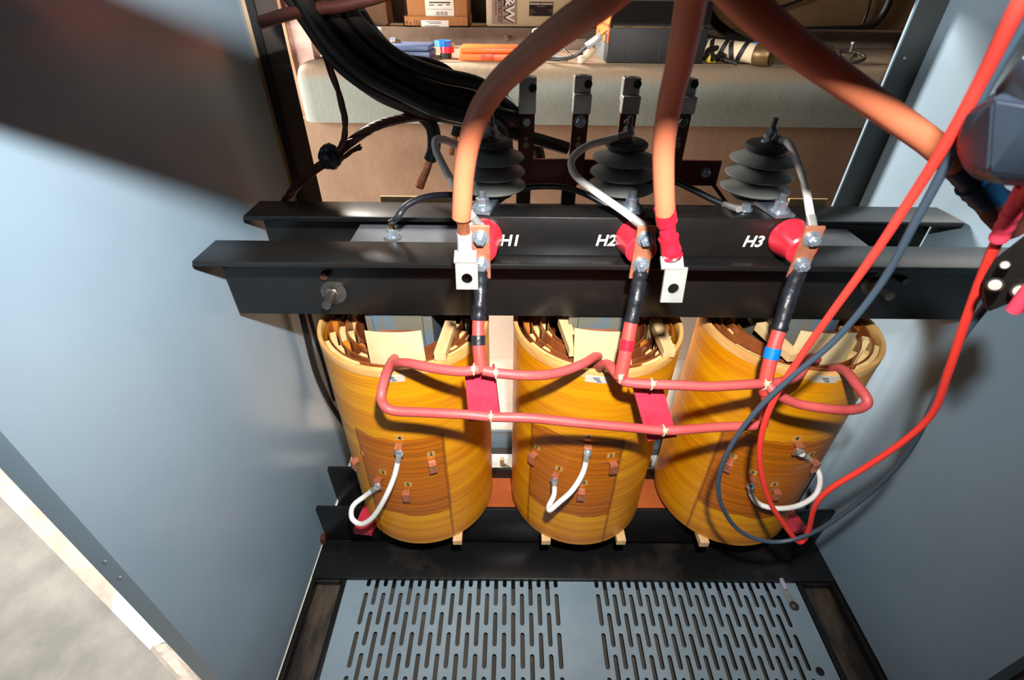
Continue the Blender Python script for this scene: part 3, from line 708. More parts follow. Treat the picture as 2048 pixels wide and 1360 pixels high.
s1, M1, w1, h1 = channel_spacer(((929, 742), (988, 738), (1000, 838), (938, 843)), 'red channel spacer tied between the left-hand and middle coils')
s2, M2, w2, h2 = channel_spacer(((1265, 772), (1325, 772), (1354, 874), (1296, 882)), 'red channel spacer tied between the middle and right-hand coils')
for s_, M_, w, h, holes in ((s1, M1, w1, h1, 1), (s2, M2, w2, h2, 0)):
    for u_, v_ in (((950, 751), (968, 750)) if holes else ((1288, 781), (1306, 781))):
        bm = B(); lathe(bm, [(.0024, 0), (.0024, .0005)], 10, frame(at(u_, v_, Y=.694), (0, -1, .2))); part('tie_hole', bm, INK, s_)
def tie(u, v, Y, label, r=.0105, ang=0):
    p = at(u, v, Y=sh(Y)); root = thing('cable_tie', label, 'cable tie', p, 'cream cable ties')
    bm = B(); k = 18; pth = [p+Vector((.0*math.cos(a), r*math.cos(a), r*math.sin(a))) for a in [2*math.pi*j/k for j in range(k)]]; pth.append(pth[0])
    tube(bm, pth, .0016, 6, cap=False); part('strap', bm, TIE, root)
    bm = B(); q = p+Vector((0, -r*.8, r*.75)); box(bm, q.x-.004, q.x+.004, q.y-.004, q.y+.003, q.z-.004, q.z+.005, bev=.0012); cyl(bm, q, q+Vector((.004, -.004, .009)), .0013, 6); part('head', bm, TIE, root)
tie(948, 739, .715, 'cream cable tie on the red cable at the H1 lead, left of the spacer top')
tie(992, 746, .715, 'cream cable tie on the red cable right of the first spacer top')
tie(982, 833, .69, 'cream cable tie holding the long red cable to the first spacer')
tie(1238, 755, .72, 'cream cable tie at the foot of the H2 lead')
tie(1302, 768, .712, 'cream cable tie above the second red spacer')
tie(1326, 861, .688, 'cream cable tie holding the long red cable to the second spacer')
tie(1527, 768, .715, 'cream cable tie at the junction of the H3 lead')
# white tap jumpers
def jumper(i, u0, v0, u1, v1, mid, label):
    p0, n0 = on_coil(u0, v0, i, .022); p1, n1 = on_coil(u1, v1, i, .022)
    P = [p0]+[at(u, v, Y=y) for u, v, y in mid]+[p1]
    root = thing('tap_jumper', label, 'jumper wire', p1, 'white tap jumpers')
    s = spline(P, 7)
    bm = B(); tube(bm, s, .0066, 10); part('wire', bm, WHITE, root)
    for p, n, d in ((p0, n0, (s[3]-s[0]).normalized()), (p1, n1, (s[-4]-s[-1]).normalized())):
        bm = B(); cyl(bm, p-d*.004, p+d*.016, .0074, 12); lathe(bm, [(.0095, -.003), (.0095, 0)], 14, frame(p-d*.006, n)); part('ring_lug', bm, LUG, root)
jumper(0, 798, 912, 752, 976, [(788, 955, .735), (768, 1000, .715), (745, 1035, .71), (722, 1048, .715), (704, 1036, .73), (706, 1012, .75), (730, 992, .77)], 'white jumper wire looping low between taps of the left-hand coil')
jumper(1, 1174, 910, 1109, 967, [(1166, 945, .74), (1145, 980, .715), (1118, 1005, .70), (1100, 1020, .695), (1098, 1012, .71), (1108, 990, .735)], 'white jumper wire folded tightly between taps of the middle coil')
jumper(2, 1604, 908, 1501, 976, [(1626, 925, .80), (1640, 955, .775), (1632, 988, .75), (1600, 1010, .735), (1560, 1017, .73), (1522, 1010, .74), (1504, 992, .76)], 'white jumper wire in a wide loop on the right-hand coil')
# ------------------------------------------------------------------ surge arresters
AR = [(985, 373, 965, 425, 1), (1240, 383, 1262, 425, 2), (1506, 386, 1557, 432, 3)]
YA = .965
ARTOP = []
for u, v, bu, bv, k in AR:
    b = at(u, v, Y=YA); zb = .949; b.z = zb
    bolt = at(bu, bv-8, Z=.952)
    root = thing('surge_arrester', {1: 'grey ribbed surge arrester half hidden behind the orange cable above H1', 2: 'grey ribbed surge arrester above H2 between the two orange cables', 3: 'grey ribbed surge arrester standing clear above H3'}[k], 'surge arrester', (b.x, b.y, .949), 'surge arresters')
    d = Vector((b.x-bolt.x, b.y-bolt.y, 0)); L_ = d.length
    bm = B(); box(bm, -.019, .019, -.003, .003, -.022, L_+.02, frame((bolt.x, bolt.y, .952), d)); part('bracket', bm, GALV, root, False)
    bm = B(); lathe(bm, [(.040, 0), (.042, .003), (.042, .010), (.036, .012)], 32, Matrix.Translation((b.x, b.y, zb+.001))); part('base_cap', bm, SILICD, root)
    cz = zb+.012
    bm = B(); lathe(bm, [(.034, 0), (.034, .09)], 28, Matrix.Translation((b.x, b.y, cz))); part('body', bm, SILICD, root)
    for q in range(3):
        z = cz+.004+.027*q; Rr = (.066, .064, .062)[q]
        bm = B(); lathe(bm, [(.033, .001), (Rr-.004, .000), (Rr, .003), (Rr-.002, .006), (.04, .014), (.034, .018)], 40, Matrix.Translation((b.x, b.y, z))); part('shed', bm, SILIC, root)
    bm = B(); lathe(bm, [(.036, 0), (.040, .004), (.040, .010), (.034, .014)], 28, Matrix.Translation((b.x, b.y, cz+.080))); part('top_cap', bm, SILICD, root)
    tz = cz+.094
    bm = B(); cyl(bm, (b.x, b.y, tz), (b.x, b.y, tz+.042), .0055, 12); part('stud', bm, DULL, root)
    bm = B(); lathe(bm, [(.014, 0), (.014, .003)], 20, Matrix.Translation((b.x, b.y, tz))); hexhead(bm, (b.x, b.y, tz+.003), (0, 0, 1), .011, .008); lathe(bm, [(.012, .012), (.012, .014)], 20, Matrix.Translation((b.x, b.y, tz))); hexhead(bm, (b.x, b.y, tz+.015), (0, 0, 1), .0105, .009); part('nut', bm, STEEL, root)
    bm = B(); lathe(bm, [(.019, 0), (.019, .003), (.016, .003), (.016, .006)], 20, Matrix.Translation((bolt.x, bolt.y, .955))); hexhead(bm, (bolt.x, bolt.y, .961), (0, 0, 1), .0125, .013); cyl(bm, (bolt.x, bolt.y, .97), (bolt.x, bolt.y, .988), .007, 12); part('mounting_bolt', bm, STEEL, root)
    ARTOP.append(Vector((b.x, b.y, tz+.012)))
# white arrester leads
def alead(k, mid, label):
    t = ARTOP[k]; root = thing('arrester_lead', label, 'lead', t, 'white arrester leads')
    end = BARS[k][1]+Vector((0, .006, -.006))
    P = [t+Vector((0, -.008, 0))]+[at(*m) if len(m) == 2 else at(m[0], m[1], Y=m[2]) for m in mid]+[end]
    s = spline(P, 8); bm = B(); tube(bm, s, .0068, 10); part('wire', bm, WHITE, root)
    d = (s[2]-s[0]).normalized(); bm = B(); lathe(bm, [(.012, 0), (.012, .002)], 16, Matrix.Translation(t+Vector((0, 0, -.003)))); cyl(bm, s[0], s[0]+d*.022, .0078, 12); part('ring_lug', bm, LUG, root)
    bm = B(); cyl(bm, s[-1], s[-1]+(s[-4]-s[-1]).normalized()*.024, .0076, 12); part('end_lug', bm, LUG, root)
alead(0, [(925, 290, .95), (890, 280, .93), (872, 280, .915), (872, 300, .905), (886, 330, .89), (908, 370, .87), (935, 420, .835)], 'white lead from the H1 arrester passing behind the first orange cable')
alead(1, [(1215, 280, .95), (1180, 290, .925), (1152, 308, .90), (1142, 328, .885), (1155, 355, .87), (1200, 390, .85), (1250, 425, .82)], 'white lead bowing left from the H2 arrester to the H2 bar')
alead(2, [(1558, 279, .955), (1578, 288, .935), (1598, 330, .90), (1612, 380, .86), (1620, 425, .82)], 'white lead curving down the right of the H3 arrester')
# black earth wires
e1 = at(786, 472, Z=ZT)
root = thing('earth_wire', 'black earth wire arching from a bolt on the front clamp beam to the H1 arrester', 'wire', e1, 'black earth wires')
s = spline([e1+Vector((0, 0, .03))]+pts((794, 436, .872), (812, 412, .885), (845, 396, .905), (885, 390, .93), (930, 392, .95), (975, 402, .955)), 6)
bm = B(); tube(bm, s, .0062, 10); part('wire', bm, BWIRE, root)
bm = B(); cyl(bm, e1+Vector((0, 0, .012)), e1+Vector((0, 0, .034)), .0062, 10); part('brass_ferrule', bm, BRASS, root)
bm = B(); lathe(bm, [(.018, 0), (.018, .003), (.014, .003), (.0135, .006)], 20, Matrix.Translation(e1)); hexhead(bm, e1+Vector((0, 0, .006)), (0, 0, 1), .0115, .011); part('bolt', bm, STEEL, root)
cable('earth_wire', pts((990, 408, .95), (1005, 396, .955), (1030, 380, .965), (1075, 373, .97), (1130, 375, .965), (1175, 390, .95), (1215, 412, .935)), .0062, BWIRE, 'black earth wire between the H1 and H2 arresters', 'wire', 'black earth wires')
root = thing('earth_wire', 'black earth wire between the H2 and H3 arresters ending in a lug', 'wire', at(1480, 416, Z=.95), 'black earth wires')
s = spline(pts((1262, 395, .95), (1300, 362, .965), (1345, 362, .965), (1385, 379, .955), (1425, 399, .94), (1452, 411, .93)), 6)
bm = B(); tube(bm, s, .0062, 10); part('wire', bm, BWIRE, root)
bm = B(); cyl(bm, s[-2], at(1478, 418, Z=.958), .0066, 10); part('lug', bm, LUG, root)
p = at(1490, 420, Z=.949); bm = B(); lathe(bm, [(.013, 0), (.013, .004)], 16, Matrix.Translation(p)); hexhead(bm, p+Vector((0, 0, .004)), (0, 0, 1), .0095, .008); part('bolt', bm, STEEL, root)
# ------------------------------------------------------------------ orange cables
def ocable(label, path, r, parts_):
    P = pts(*path); s = spline(P, 8); root = thing('orange_power_cable', label, 'cable', P[-1], 'thick orange power cables')
    bm = B(); tube(bm, s, r, 18); part('jacket', bm, ORANGE, root)
    return root, P, s
OR = .0139
r1, P1, s1_ = ocable('thick orange cable ending in bare copper and a lug in front of H1', [(1400, -150, .46), (1300, -75, .475), (1200, 5, .495), (1128, 55, .52), (1060, 110, .555), (1000, 165, .59), (962, 220, .615), (940, 280, .64), (928, 350, .658), (923, 435, .668)], OR, None)
e = P1[-1]; q = at(928, 470, Y=.672)
bm = B(); strands(bm, [e.lerp(q, t/6)+Vector((0, 0, .004*(1-t/6))) for t in range(7)], .0105, 9, .0036, 1.2); part('copper_strands', bm, COPPERB, r1)
def lug(root, a, b, pad_top, pad_bot, w, tint):
    bm = B(); cyl(bm, a, b, .0098, 18); part('lug_barrel', bm, LUG, root)
    if tint: bm = B(); cyl(bm, a+(a-b)*.05, b, .0112, 18); part('clear_sleeve', bm, CLEAR, root)
    n = (pad_top-pad_bot); h = n.length; M_ = facing((pad_top+pad_bot)/2, (1, 0, 0), n)
    bm = B(); plate_hole(bm, w, h, .004, 0, -h*.1, .0085, M_ @ Matrix.Rotation(0, 4, 'Z')); 
    ms = facing((b+pad_top)/2+Vector((0, 0, 0)), (1, 0, 0), (b-pad_top)); hh = (b-pad_top).length+.008
    box(bm, -w/2, w/2, -hh/2, hh/2, 0, .004, ms)
    part('lug_pad', bm, LUG, root, False)
lug(r1, at(929, 468, Y=.672), at(930, 508, Y=.674), at(932, 523, Y=.662), at(936, 577, Y=.655), .0335, True)
r2, P2, s2_ = ocable('thick orange cable wrapped with red tape and ending in a lug beside H2', [(1397, -120, .47), (1388, -40, .50), (1374, 50, .53), (1358, 130, .565), (1340, 205, .60), (1328, 285, .63), (1327, 350, .648), (1330, 425, .66)], OR, None)
bm = B(); tube(bm, spline(pts((1329, 412, .66), (1333, 440, .662), (1335, 447, .662)), 4), .0148, 16, wob=.03); part('red_tape_wrap', bm, REDTAPE, r2)
bm = B(); tube(bm, spline(pts((1335, 445, .662), (1336, 470, .662), (1338, 476, .662)), 4), .0115, 16, wob=.04); part('red_tape_wrap', bm, REDTAPE, r2)
bm = B(); tube(bm, spline(pts((1337, 474, .662), (1342, 500, .662), (1345, 512, .662)), 4), .0143, 14, wob=.08); part('red_tape_wrap', bm, REDTAPE, r2)
lug(r2, at(1341, 500, Y=.662), at(1344, 520, Y=.662), at(1342, 535, Y=.652), at(1351, 602, Y=.642), .0335, False)
r3, P3, s3_ = ocable('thick orange cable running to the right with dark blue tape', [(1405, -110, .45), (1440, -50, .46), (1510, 25, .475), (1600, 100, .50), (1690, 165, .525), (1780, 228, .55), (1860, 285, .565), (1915, 335, .572)], OR, None)
bm = B(); tube(bm, spline(pts((1908, 329, .571), (1930, 350, .573), (1945, 366, .575)), 4), .0142, 14, wob=.03); part('navy_tape_wrap', bm, NAVY, r3)
bm = B(); tube(bm, spline(pts((1940, 358, .575), (1952, 368, .575)), 4), .0146, 14); part('blue_tape_band', bm, BLUET, r3)
bm = B(); tube(bm, spline(pts((1945, 366, .575), (1970, 390, .575), (1990, 408, .575)), 4), .0175, 14, wob=.05); part('navy_tape_wrap', bm, NAVY, r3)
bm = B(); tube(bm, spline(pts((1985, 402, .575), (2012, 436, .57), (2035, 455, .565)), 4), .0185, 14, wob=.05); part('dark_end_wrap', bm, COPPERD, r3)
# ------------------------------------------------------------------ secondary busbars behind the clamp
YBUS = 1.2
bus = thing('secondary_bus_support', 'dark maroon horizontal bus bar behind the rear clamp beam', 'bus bar', at(1215, 345, Y=1.22))
a, b = at(1000, 318, Y=1.212), at(1432, 372, Y=1.212)
bm = B(); box(bm, a.x, b.x, 1.212, 1.222, b.z, a.z, bev=.001); part('bar', bm, BUSRED, bus, False)
for u in (1047, 1411):
    p = at(u, 345, Y=1.212); bm = B(); lathe(bm, [(.013, 0), (.013, .002)], 18, frame(p, (0, -1, 0))); hexhead(bm, p+Vector((0, -.002, 0)), (0, -1, 0), .009, .008); part('bolt', bm, STEEL, bus)
for u, v0 in ((1047, 372), (1138, 372)):
    p = at(u, v0, Y=1.23); bm = B(); box(bm, p.x-.018, p.x+.018, 1.222, 1.24, .60, p.z+.01); part('support_leg', bm, GASKET, bus, False)
a, b = at(1405, 372, Y=1.225), at(1440, 420, Y=1.225)
bm = B(); box(bm, -.014, .014, -.004, .004, 0, (b-a).length+.15, frame(a+Vector((0, 0, .03)), b-a)); part('support_leg', bm, GASKET, bus, False)
BU = [(1051, 152, 190, 1), (1153, 152, 222, 2), (1243, 156, 228, 3), (1347, 158, 228, 4)]
bl_ = {1: 'leftmost upright copper bus bar with the bare copper cable bolted on', 2: 'second upright copper bus bar from the left, with keyhole slots', 3: 'third upright copper bus bar behind the H2 arrester', 4: 'rightmost upright copper bus bar behind the second orange cable'}
for u, vt, vm, k in BU:
    t = at(u, vt, Y=YBUS); mid = at(u, 225, Y=YBUS); bt = at(u-1, 320, Y=YBUS)
    x = at(u, 330, Y=YBUS).x
    root = thing('upright_bus_bar', bl_[k], 'bus bar', (x, YBUS, bt.z-.04), 'upright secondary bus bars')
    bm = B(); box(bm, x-.0185, x+.0185, YBUS, YBUS+.008, bt.z-.06, mid.z+.01, bev=.0008); part('bar', bm, COPPERD, root, False)
    bm = B(); zt = t.z
    if k == 1: box(bm, x-.0195, x+.0195, YBUS-.018, YBUS+.012, mid.z, zt, bev=.002)
    else: box(bm, x-.0205, x+.0195, YBUS-.018, YBUS+.012, mid.z, zt-.034, bev=.002); box(bm, x-.0195, x+.0185, YBUS+.002, YBUS+.03, zt-.05, zt, bev=.002)
    lb = part('lug_block', bm, ALU, root, False)
    bm = B(); lathe(bm, [(.010, 0), (.010, .0004)], 16, Matrix.Translation((x, YBUS-.003 if k == 1 else YBUS+.016, zt))); part('set_screw_hole', bm, DULL, lb)
    p = at(u, 176 if k == 1 else 168, Y=YBUS-.018 if k == 1 else YBUS+.002); bm = B(); lathe(bm, [(.009, 0), (.009, .0005)], 16, frame((x+.011, p.y, p.z), (0, -1, 0))); part('cable_hole', bm, INK, lb)
    p = at(u, 243, Y=YBUS); p.x = x
    bm = B(); lathe(bm, [(.014, 0), (.014, .003)], 20, frame(p, (0, -1, 0))); hexhead(bm, p+Vector((0, -.003, 0)), (0, -1, 0), .010, .008); part('bolt', bm, STEEL if k < 3 else DULL, root)
    for vv, rr in ((277, .0045), (290, .0072)):
        p = at(u, vv, Y=YBUS-.0003); p.x = x; bm = B(); lathe(bm, [(rr, 0), (rr, .0004)], 16, frame(p, (0, -1, 0))); part('slot_hole', bm, WALLB, root)
# ------------------------------------------------------------------ black secondary cables
KG = 'black secondary cables'
KR = .0152
cable('secondary_cable', pts((650, -60, 1.02), (720, 50, 1.06), (800, 118, 1.10), (880, 150, 1.13), (960, 170, 1.16), (1020, 215, 1.20), (1040, 255, 1.215)), KR, KCAB, 'uppermost black cable drooping from the top left to the bus bars', 'cable', KG)
cable('secondary_cable', pts((610, -60, 1.0), (690, 60, 1.05), (780, 140, 1.09), (870, 188, 1.12), (950, 215, 1.15), (1030, 236, 1.17)), KR, KCAB, 'second black cable of the bundle, reaching the leftmost bus bar', 'cable', KG)
cable('secondary_cable', pts((600, -50, 1.02), (670, 60, 1.06), (750, 150, 1.10), (850, 212, 1.13), (930, 240, 1.16), (1010, 262, 1.20), (1085, 282, 1.23), (1135, 297, 1.24)), KR, KCAB, 'black cable passing behind the leftmost bus bar', 'cable', KG)
root = thing('secondary_cable', 'lowest black cable with frayed bare copper end hanging over the tan wall', 'cable', at(832, 375, Y=1.14), KG)
s = spline(pts((575, -40, 1.0), (630, 60, 1.04), (690, 135, 1.07), (760, 188, 1.10), (825, 218, 1.12), (862, 250, 1.13), (868, 290, 1.135), (860, 318, 1.14)), 6)
bm = B(); tube(bm, s, KR, 12); part('jacket', bm, KCAB, root)
s = spline(pts((861, 314, 1.14), (852, 340, 1.14), (838, 374, 1.14)), 6)
bm = B(); strands(bm, s, .0105, 16, .0026, .5, flare=.5); part('copper_strands', bm, COPPERB, root)
root = thing('secondary_cable', 'black cable curling over the ledge edge with a small copper tip', 'cable', at(905, 310, Y=1.3), KG)
s = spline(pts((740, 85, 1.2), (800, 118, 1.24), (860, 128, 1.27), (900, 148, 1.29), (918, 185, 1.30), (919, 225, 1.30), (910, 270, 1.30)), 6)
bm = B(); tube(bm, s, .0125, 12); part('jacket', bm, KCAB, root)
s = spline(pts((911, 268, 1.30), (907, 285, 1.30), (902, 309, 1.30)), 5)
bm = B(); strands(bm, s, .008, 9, .0028, .4); part('copper_strands', bm, COPPERB, root)
cable('secondary_cable', pts((590, -30, .98), (650, 70, 1.01), (720, 140, 1.04), (800, 185, 1.07), (880, 222, 1.10), (960, 240, 1.13), (1000, 255, 1.16), (1015, 300, 1.19)), KR, KCAB, 'black cable bending down just left of the leftmost bus bar', 'cable', KG)
cable('secondary_cable', pts((700, 0, 1.12), (760, 85, 1.15), (830, 140, 1.17), (920, 185, 1.19), (985, 200, 1.22), (1030, 235, 1.26), (1075, 300, 1.28), (1078, 345, 1.28)), KR, KCAB, 'black cable dropping behind the bus bars', 'cable', KG)
cable('secondary_cable', pts((560, -40, .99), (612, 40, 1.02), (668, 118, 1.05), (735, 172, 1.07), (812, 208, 1.10), (890, 234, 1.13), (985, 248, 1.165)), KR*.9, KCAB, 'black cable along the underside of the bundle', 'cable', KG)
cable('secondary_cable', pts((660, -40, 1.06), (712, 40, 1.10), (770, 100, 1.13), (850, 140, 1.16), (950, 168, 1.19), (1010, 192, 1.22)), KR, KCAB, 'black cable along the top of the bundle behind the ledge edge', 'cable', KG)
# bare copper
root = thing('bare_copper_cable', 'bare stranded copper cable from the left post to the leftmost bus bar', 'cable', at(575, 395, Y=1.12))
s = spline(pts((560, 420, 1.16), (585, 382, 1.13), (620, 347, 1.11), (660, 318, 1.10), (700, 285, 1.10), (750, 253, 1.10), (810, 236, 1.11), (880, 231, 1.12), (950, 237, 1.14), (1005, 242, 1.165)), 10)
bm = B(); strands(bm, s, .0098, 9, .0038, 30); part('strands', bm, COPPERD, root)
a, b = at(1003, 242, Y=1.165), at(1034, 243, Y=1.18)
bm = B(); cyl(bm, a, b, .0115, 14); part('lug_barrel', bm, COPPERD, root)
p = at(1051, 243, Y=1.192); bm = B(); box(bm, b.x-.004, p.x+.018, 1.190, 1.195, p.z-.015, p.z+.015, bev=.002); part('lug_pad', bm, COPPERD, root)
p = at(661, 314, Y=1.10)
root = thing('taped_splice', 'black taped knot on the bare copper cable', 'splice', p)
bm = B(); bmesh.ops.create_icosphere(bm, subdivisions=3, radius=.0255, matrix=Matrix.Translation(p) @ Matrix.Diagonal((1, 1, 1.08, 1)))
for v in bm.verts: v.co += (v.co-p).normalized()*random.uniform(-.0035, .003)
part('tape_ball', bm, BTAPE, root)
s = spline(pts((668, 322, 1.095), (690, 312, 1.09), (705, 300, 1.085), (720, 293, 1.08)), 5); bm = B(); strands(bm, s, .005, 5, .0024, 1, flare=.8); part('copper_tail', bm, COPPERD, root)
root = thing('thin_copper_wire', 'thin twisted copper wire hanging down to the taped knot', 'wire', p+Vector((0, 0, .02)))
s = spline(pts((585, -30, 1.03), (622, 40, 1.04), (645, 95, 1.05), (668, 160, 1.06), (685, 215, 1.07), (691, 255, 1.08), (684, 290, 1.09), (668, 312, 1.095)), 8)
bm = B(); strands(bm, s, .0062, 5, .0032, 14); part('strands', bm, COPPERD, root)
p = at(627, 58, Y=1.035); bm = B(); lathe(bm, [(.009, 0), (.009, .012)], 12, frame(p, (.4, 0, -1))); box(bm, p.x, p.x+.006, p.y-.012, p.y-.008, p.z-.004, p.z+.03); part('tie', bm, TIE, root)
cable('bare_copper_bar', pts((520, 45, 1.0), (600, 22, 1.0), (680, 12, 1.0), (760, -8, 1.0), (840, -40, 1.0)), .010, COPPERD, 'dark bare copper conductor crossing the top left above the cables', 'conductor')
LG = 'black cables behind the left-hand coil'
cable('hanging_cable', pts((598, 600, 1.16), (612, 660, 1.15), (632, 740, 1.14), (658, 800, 1.13), (690, 850, 1.13)), .010, KCAB, 'black cable hanging between the left panel and the left-hand coil', 'cable', LG)
cable('hanging_cable', pts((612, 600, 1.17), (628, 660, 1.17), (652, 740, 1.17), (668, 800, 1.17)), .007, KCAB, 'thinner black cable close behind the left-hand coil', 'cable', LG)
# ------------------------------------------------------------------ test leads and clamps
def nlead(lst): return [at(u, v, Y=y-max(0, y-.5)*.3) for u, v, y in lst]
cable('test_lead', nlead([(2420, -900, .26), (2200, -330, .32), (2085, -75, .36), (2030, 25, .38), (1960, 165, .42), (1890, 290, .46), (1820, 400, .50), (1740, 520, .555), (1660, 630, .60), (1600, 715, .63), (1550, 795, .65), (1524, 865, .66), (1520, 930, .665), (1538, 1000, .665), (1565, 1045, .66), (1592, 1080, .655), (1606, 1082, .655), (1618, 1058, .65), (1630, 1012, .64), (1660, 978, .63), (1730, 935, .61), (1810, 880, .58), (1865, 825, .555), (1898, 740, .53), (1930, 645, .505), (1965, 550, .485), (1998, 475, .465), (2030, 420, .45), (2075, 350, .43), (2180, 200, .41)]), .0052, TESTR, 'red test lead looping down in front of the right-hand coil', 'test lead', 'test leads', 10, 7)
cable('test_lead', nlead([(2450, -880, .28), (2230, -320, .34), (2110, -60, .38), (2050, 40, .40), (1975, 170, .43), (1900, 315, .47), (1830, 445, .51), (1760, 570, .56), (1670, 680, .60), (1580, 757, .63), (1510, 825, .645), (1460, 895, .655), (1437, 960, .66), (1445, 1015, .66), (1480, 1062, .66), (1535, 1083, .655), (1590, 1078, .65), (1650, 1052, .64), (1740, 985, .615), (1815, 905, .585), (1870, 800, .555), (1915, 690, .53), (1965, 620, .505), (2010, 570, .485), (2080, 480, .46)]), .0046, TESTB, 'dark grey test lead looping beside the red one', 'test lead', 'test leads', 10, 7)
p, q = at(1997, 478, Y=.462), at(2024, 424, Y=.452)
root = thing('lead_boot', 'pink strain relief boot on the red test lead at the right edge', 'boot', p)
bm = B(); tube(bm, spline([p, p.lerp(q, .5), q], 5), lambda t: .0078+.0006*math.sin(t*16), 14); part('sleeve', bm, PINKB, root)
bm = B(); tube(bm, spline([q, q+(q-p)*.9], 4), .0072, 12); part('collar', bm, PINKB, root)
# big black spring clamp gripping the end of cable 3
def hull(bm, pl):
    vs = [bm.verts.new(p) for p in pl]; r = bmesh.ops.convex_hull(bm, input=vs); 
    bmesh.ops.delete(bm, geom=[e for e in r['geom_interior'] if isinstance(e, bmesh.types.BMVert)], context='VERTS')
    return bm
cl = thing('test_clamp', 'large blue-black plastic test clamp in front of the right panel', 'clamp', at(1990, 360, Y=.43))
def H2(lst): return [at(u, v, Y=y) for u, v, y in lst]
bm = B(); hull(bm, H2([(1916, 262, .44), (1912, 300, .44), (1926, 336, .43), (1935, 225, .425), (1985, 200, .39), (1975, 345, .39), (1948, 358, .42), (2010, 372, .40), (2075, 215, .37), (2090, 360, .37), (2000, 185, .41), (2080, 130, .40), (2090, 375, .46), (1940, 215, .49), (1928, 330, .49)]))
bmesh.ops.bevel(bm, geom=list(bm.edges), offset=.0018, segments=2, affect='EDGES'); part('jaw_housing', bm, CLIPB, cl)
bm = B(); hull(bm, H2([(1985, 185, .40), (2010, 165, .39), (2048, 105, .37), (2110, 60, .37), (2130, 180, .36), (2060, 215, .375), (2000, 205, .43), (2110, 90, .43)]))
bmesh.ops.bevel(bm, geom=list(bm.edges), offset=.0015, segments=2, affect='EDGES'); part('handle', bm, CLIPB, cl)
c2 = thing('test_clip', 'dark alligator clip with steel rivets at the right edge below the big clamp', 'clip', at(2000, 600, Y=.47))
bm = B(); hull(bm, H2([(1965, 560, .47), (1985, 520, .46), (2048, 470, .44), (2110, 440, .43), (2110, 560, .43), (2040, 600, .45), (1975, 625, .47), (1962, 600, .49), (2080, 520, .49)]))
bmesh.ops.bevel(bm, geom=list(bm.edges), offset=.0012, segments=2, affect='EDGES'); part('body', bm, TBLK, c2)
for u, v, r_ in ((1990, 570, .0075), (2040, 582, .008), (2010, 530, .005)):
    p = at(u, v, Y=.448); bm = B(); lathe(bm, [(r_, 0), (r_, .010), (r_*.7, .013)], 16, frame(p, (p-CAM)*-1)); part('rivet', bm, DULL, c2)
p, q = at(2028, 620, Y=.43), at(2085, 545, Y=.42); bm = B(); tube(bm, [p, p.lerp(q, .5), q], .0068, 12); part('pink_grip', bm, PINKB, c2)
# ------------------------------------------------------------------ things on the ledge
LZ = 1.060
def onl(u, v): return at(u, v, Z=LZ)
# cardboard boxes on the rail
RZ = 1.122
YBX = 2.52
a, b = at(808, 54, Y=YBX), at(938, 54, Y=YBX)
cb = thing('cardboard_box', 'shallow open cardboard box with a white address label', 'box', ((a.x+b.x)/2, YBX+.1, RZ), 'cardboard boxes')
zt = at(870, 33, Y=YBX).z
bm = B(); t = .005
box(bm, a.x, b.x, YBX, YBX+t, RZ, zt); box(bm, a.x, b.x, YBX+.2-t, YBX+.2, RZ, zt); box(bm, a.x, a.x+t, YBX, YBX+.2, RZ, zt); box(bm, b.x-t, b.x, YBX, YBX+.2, RZ, zt); box(bm, a.x, b.x, YBX, YBX+.2, RZ, RZ+t); part('tray', bm, CARD, cb, False)
p0, p1 = at(843, 54, Y=YBX-.001), at(897, 41, Y=YBX-.001)
bm = B(); box(bm, p0.x, p1.x, YBX-.0015, YBX, RZ+.001, p1.z); lb = part('label', bm, PAPER, cb, False)
for k, (u0, u1, v) in enumerate(((852, 882, 43), (858, 882, 46), (850, 878, 51))):
    q0, q1 = at(u0, v, Y=YBX-.002), at(u1, v+1.6, Y=YBX-.002); bm = B(); box(bm, q0.x, q1.x, YBX-.0022, YBX-.0014, q1.z, q0.z); part('printed_line', bm, INKB if k < 2 else BRASS, lb, False)
text('handwriting', '4 x 152', .022, CARDD, cb, Matrix.Translation(at(826, 46, Y=YBX-.0008)) @ XM, ext=.0003)
YB2 = YBX+.012
a2, b2 = at(816, 30, Y=YB2), at(942, 30, Y=YB2)
c2b = thing('cardboard_box', 'taller cardboard box with a white barcode label standing in the shallow box', 'box', ((a2.x+b2.x)/2, YB2+.09, RZ+.006), 'cardboard boxes')
bm = B(); box(bm, a2.x, b2.x-.015, YB2, YB2+.17, RZ+.006, RZ+.27, bev=.002); part('carton', bm, CARD, c2b, False)
p0, p1 = at(852, 32, Y=YB2-.001), at(906, -20, Y=YB2-.001)
bm = B(); box(bm, p0.x, p1.x, YB2-.0015, YB2, p0.z, p1.z); lb = part('label', bm, PAPER, c2b, False)
q0, q1 = at(853, 18, Y=YB2-.002), at(906, 19.2, Y=YB2-.002); bm = B(); box(bm, q0.x, q1.x, YB2-.0022, YB2-.0014, q1.z, q0.z); part('printed_line', bm, INK, lb, False)
text('printed_text', 'MODEL SERIES - TAMP', .013, INK, lb, Matrix.Translation(at(880, 5, Y=YB2-.0018)) @ XM, ext=.0002) if 0 else None
for u0, u1, v0, v1 in ((858, 901, 3.5, 6.5), (858, 868, 9, 11), (875, 885, 9, 11), (892, 900, 8.5, 10.5)):
    q0, q1 = at(u0, v0, Y=YB2-.002), at(u1, v1, Y=YB2-.002); bm = B(); box(bm, q0.x, q1.x, YB2-.0022, YB2-.0014, q1.z, q0.z); part('printed_line', bm, INK, lb, False)
for k in range(9):
    u0 = 871+k*2.7; q0, q1 = at(u0, 23, Y=YB2-.002), at(u0+(1.6 if k % 3 else .9), 31, Y=YB2-.002); bm = B(); box(bm, q0.x, q1.x, YB2-.0022, YB2-.0014, q1.z, q0.z); part('barcode_bar', bm, INK, lb, False)
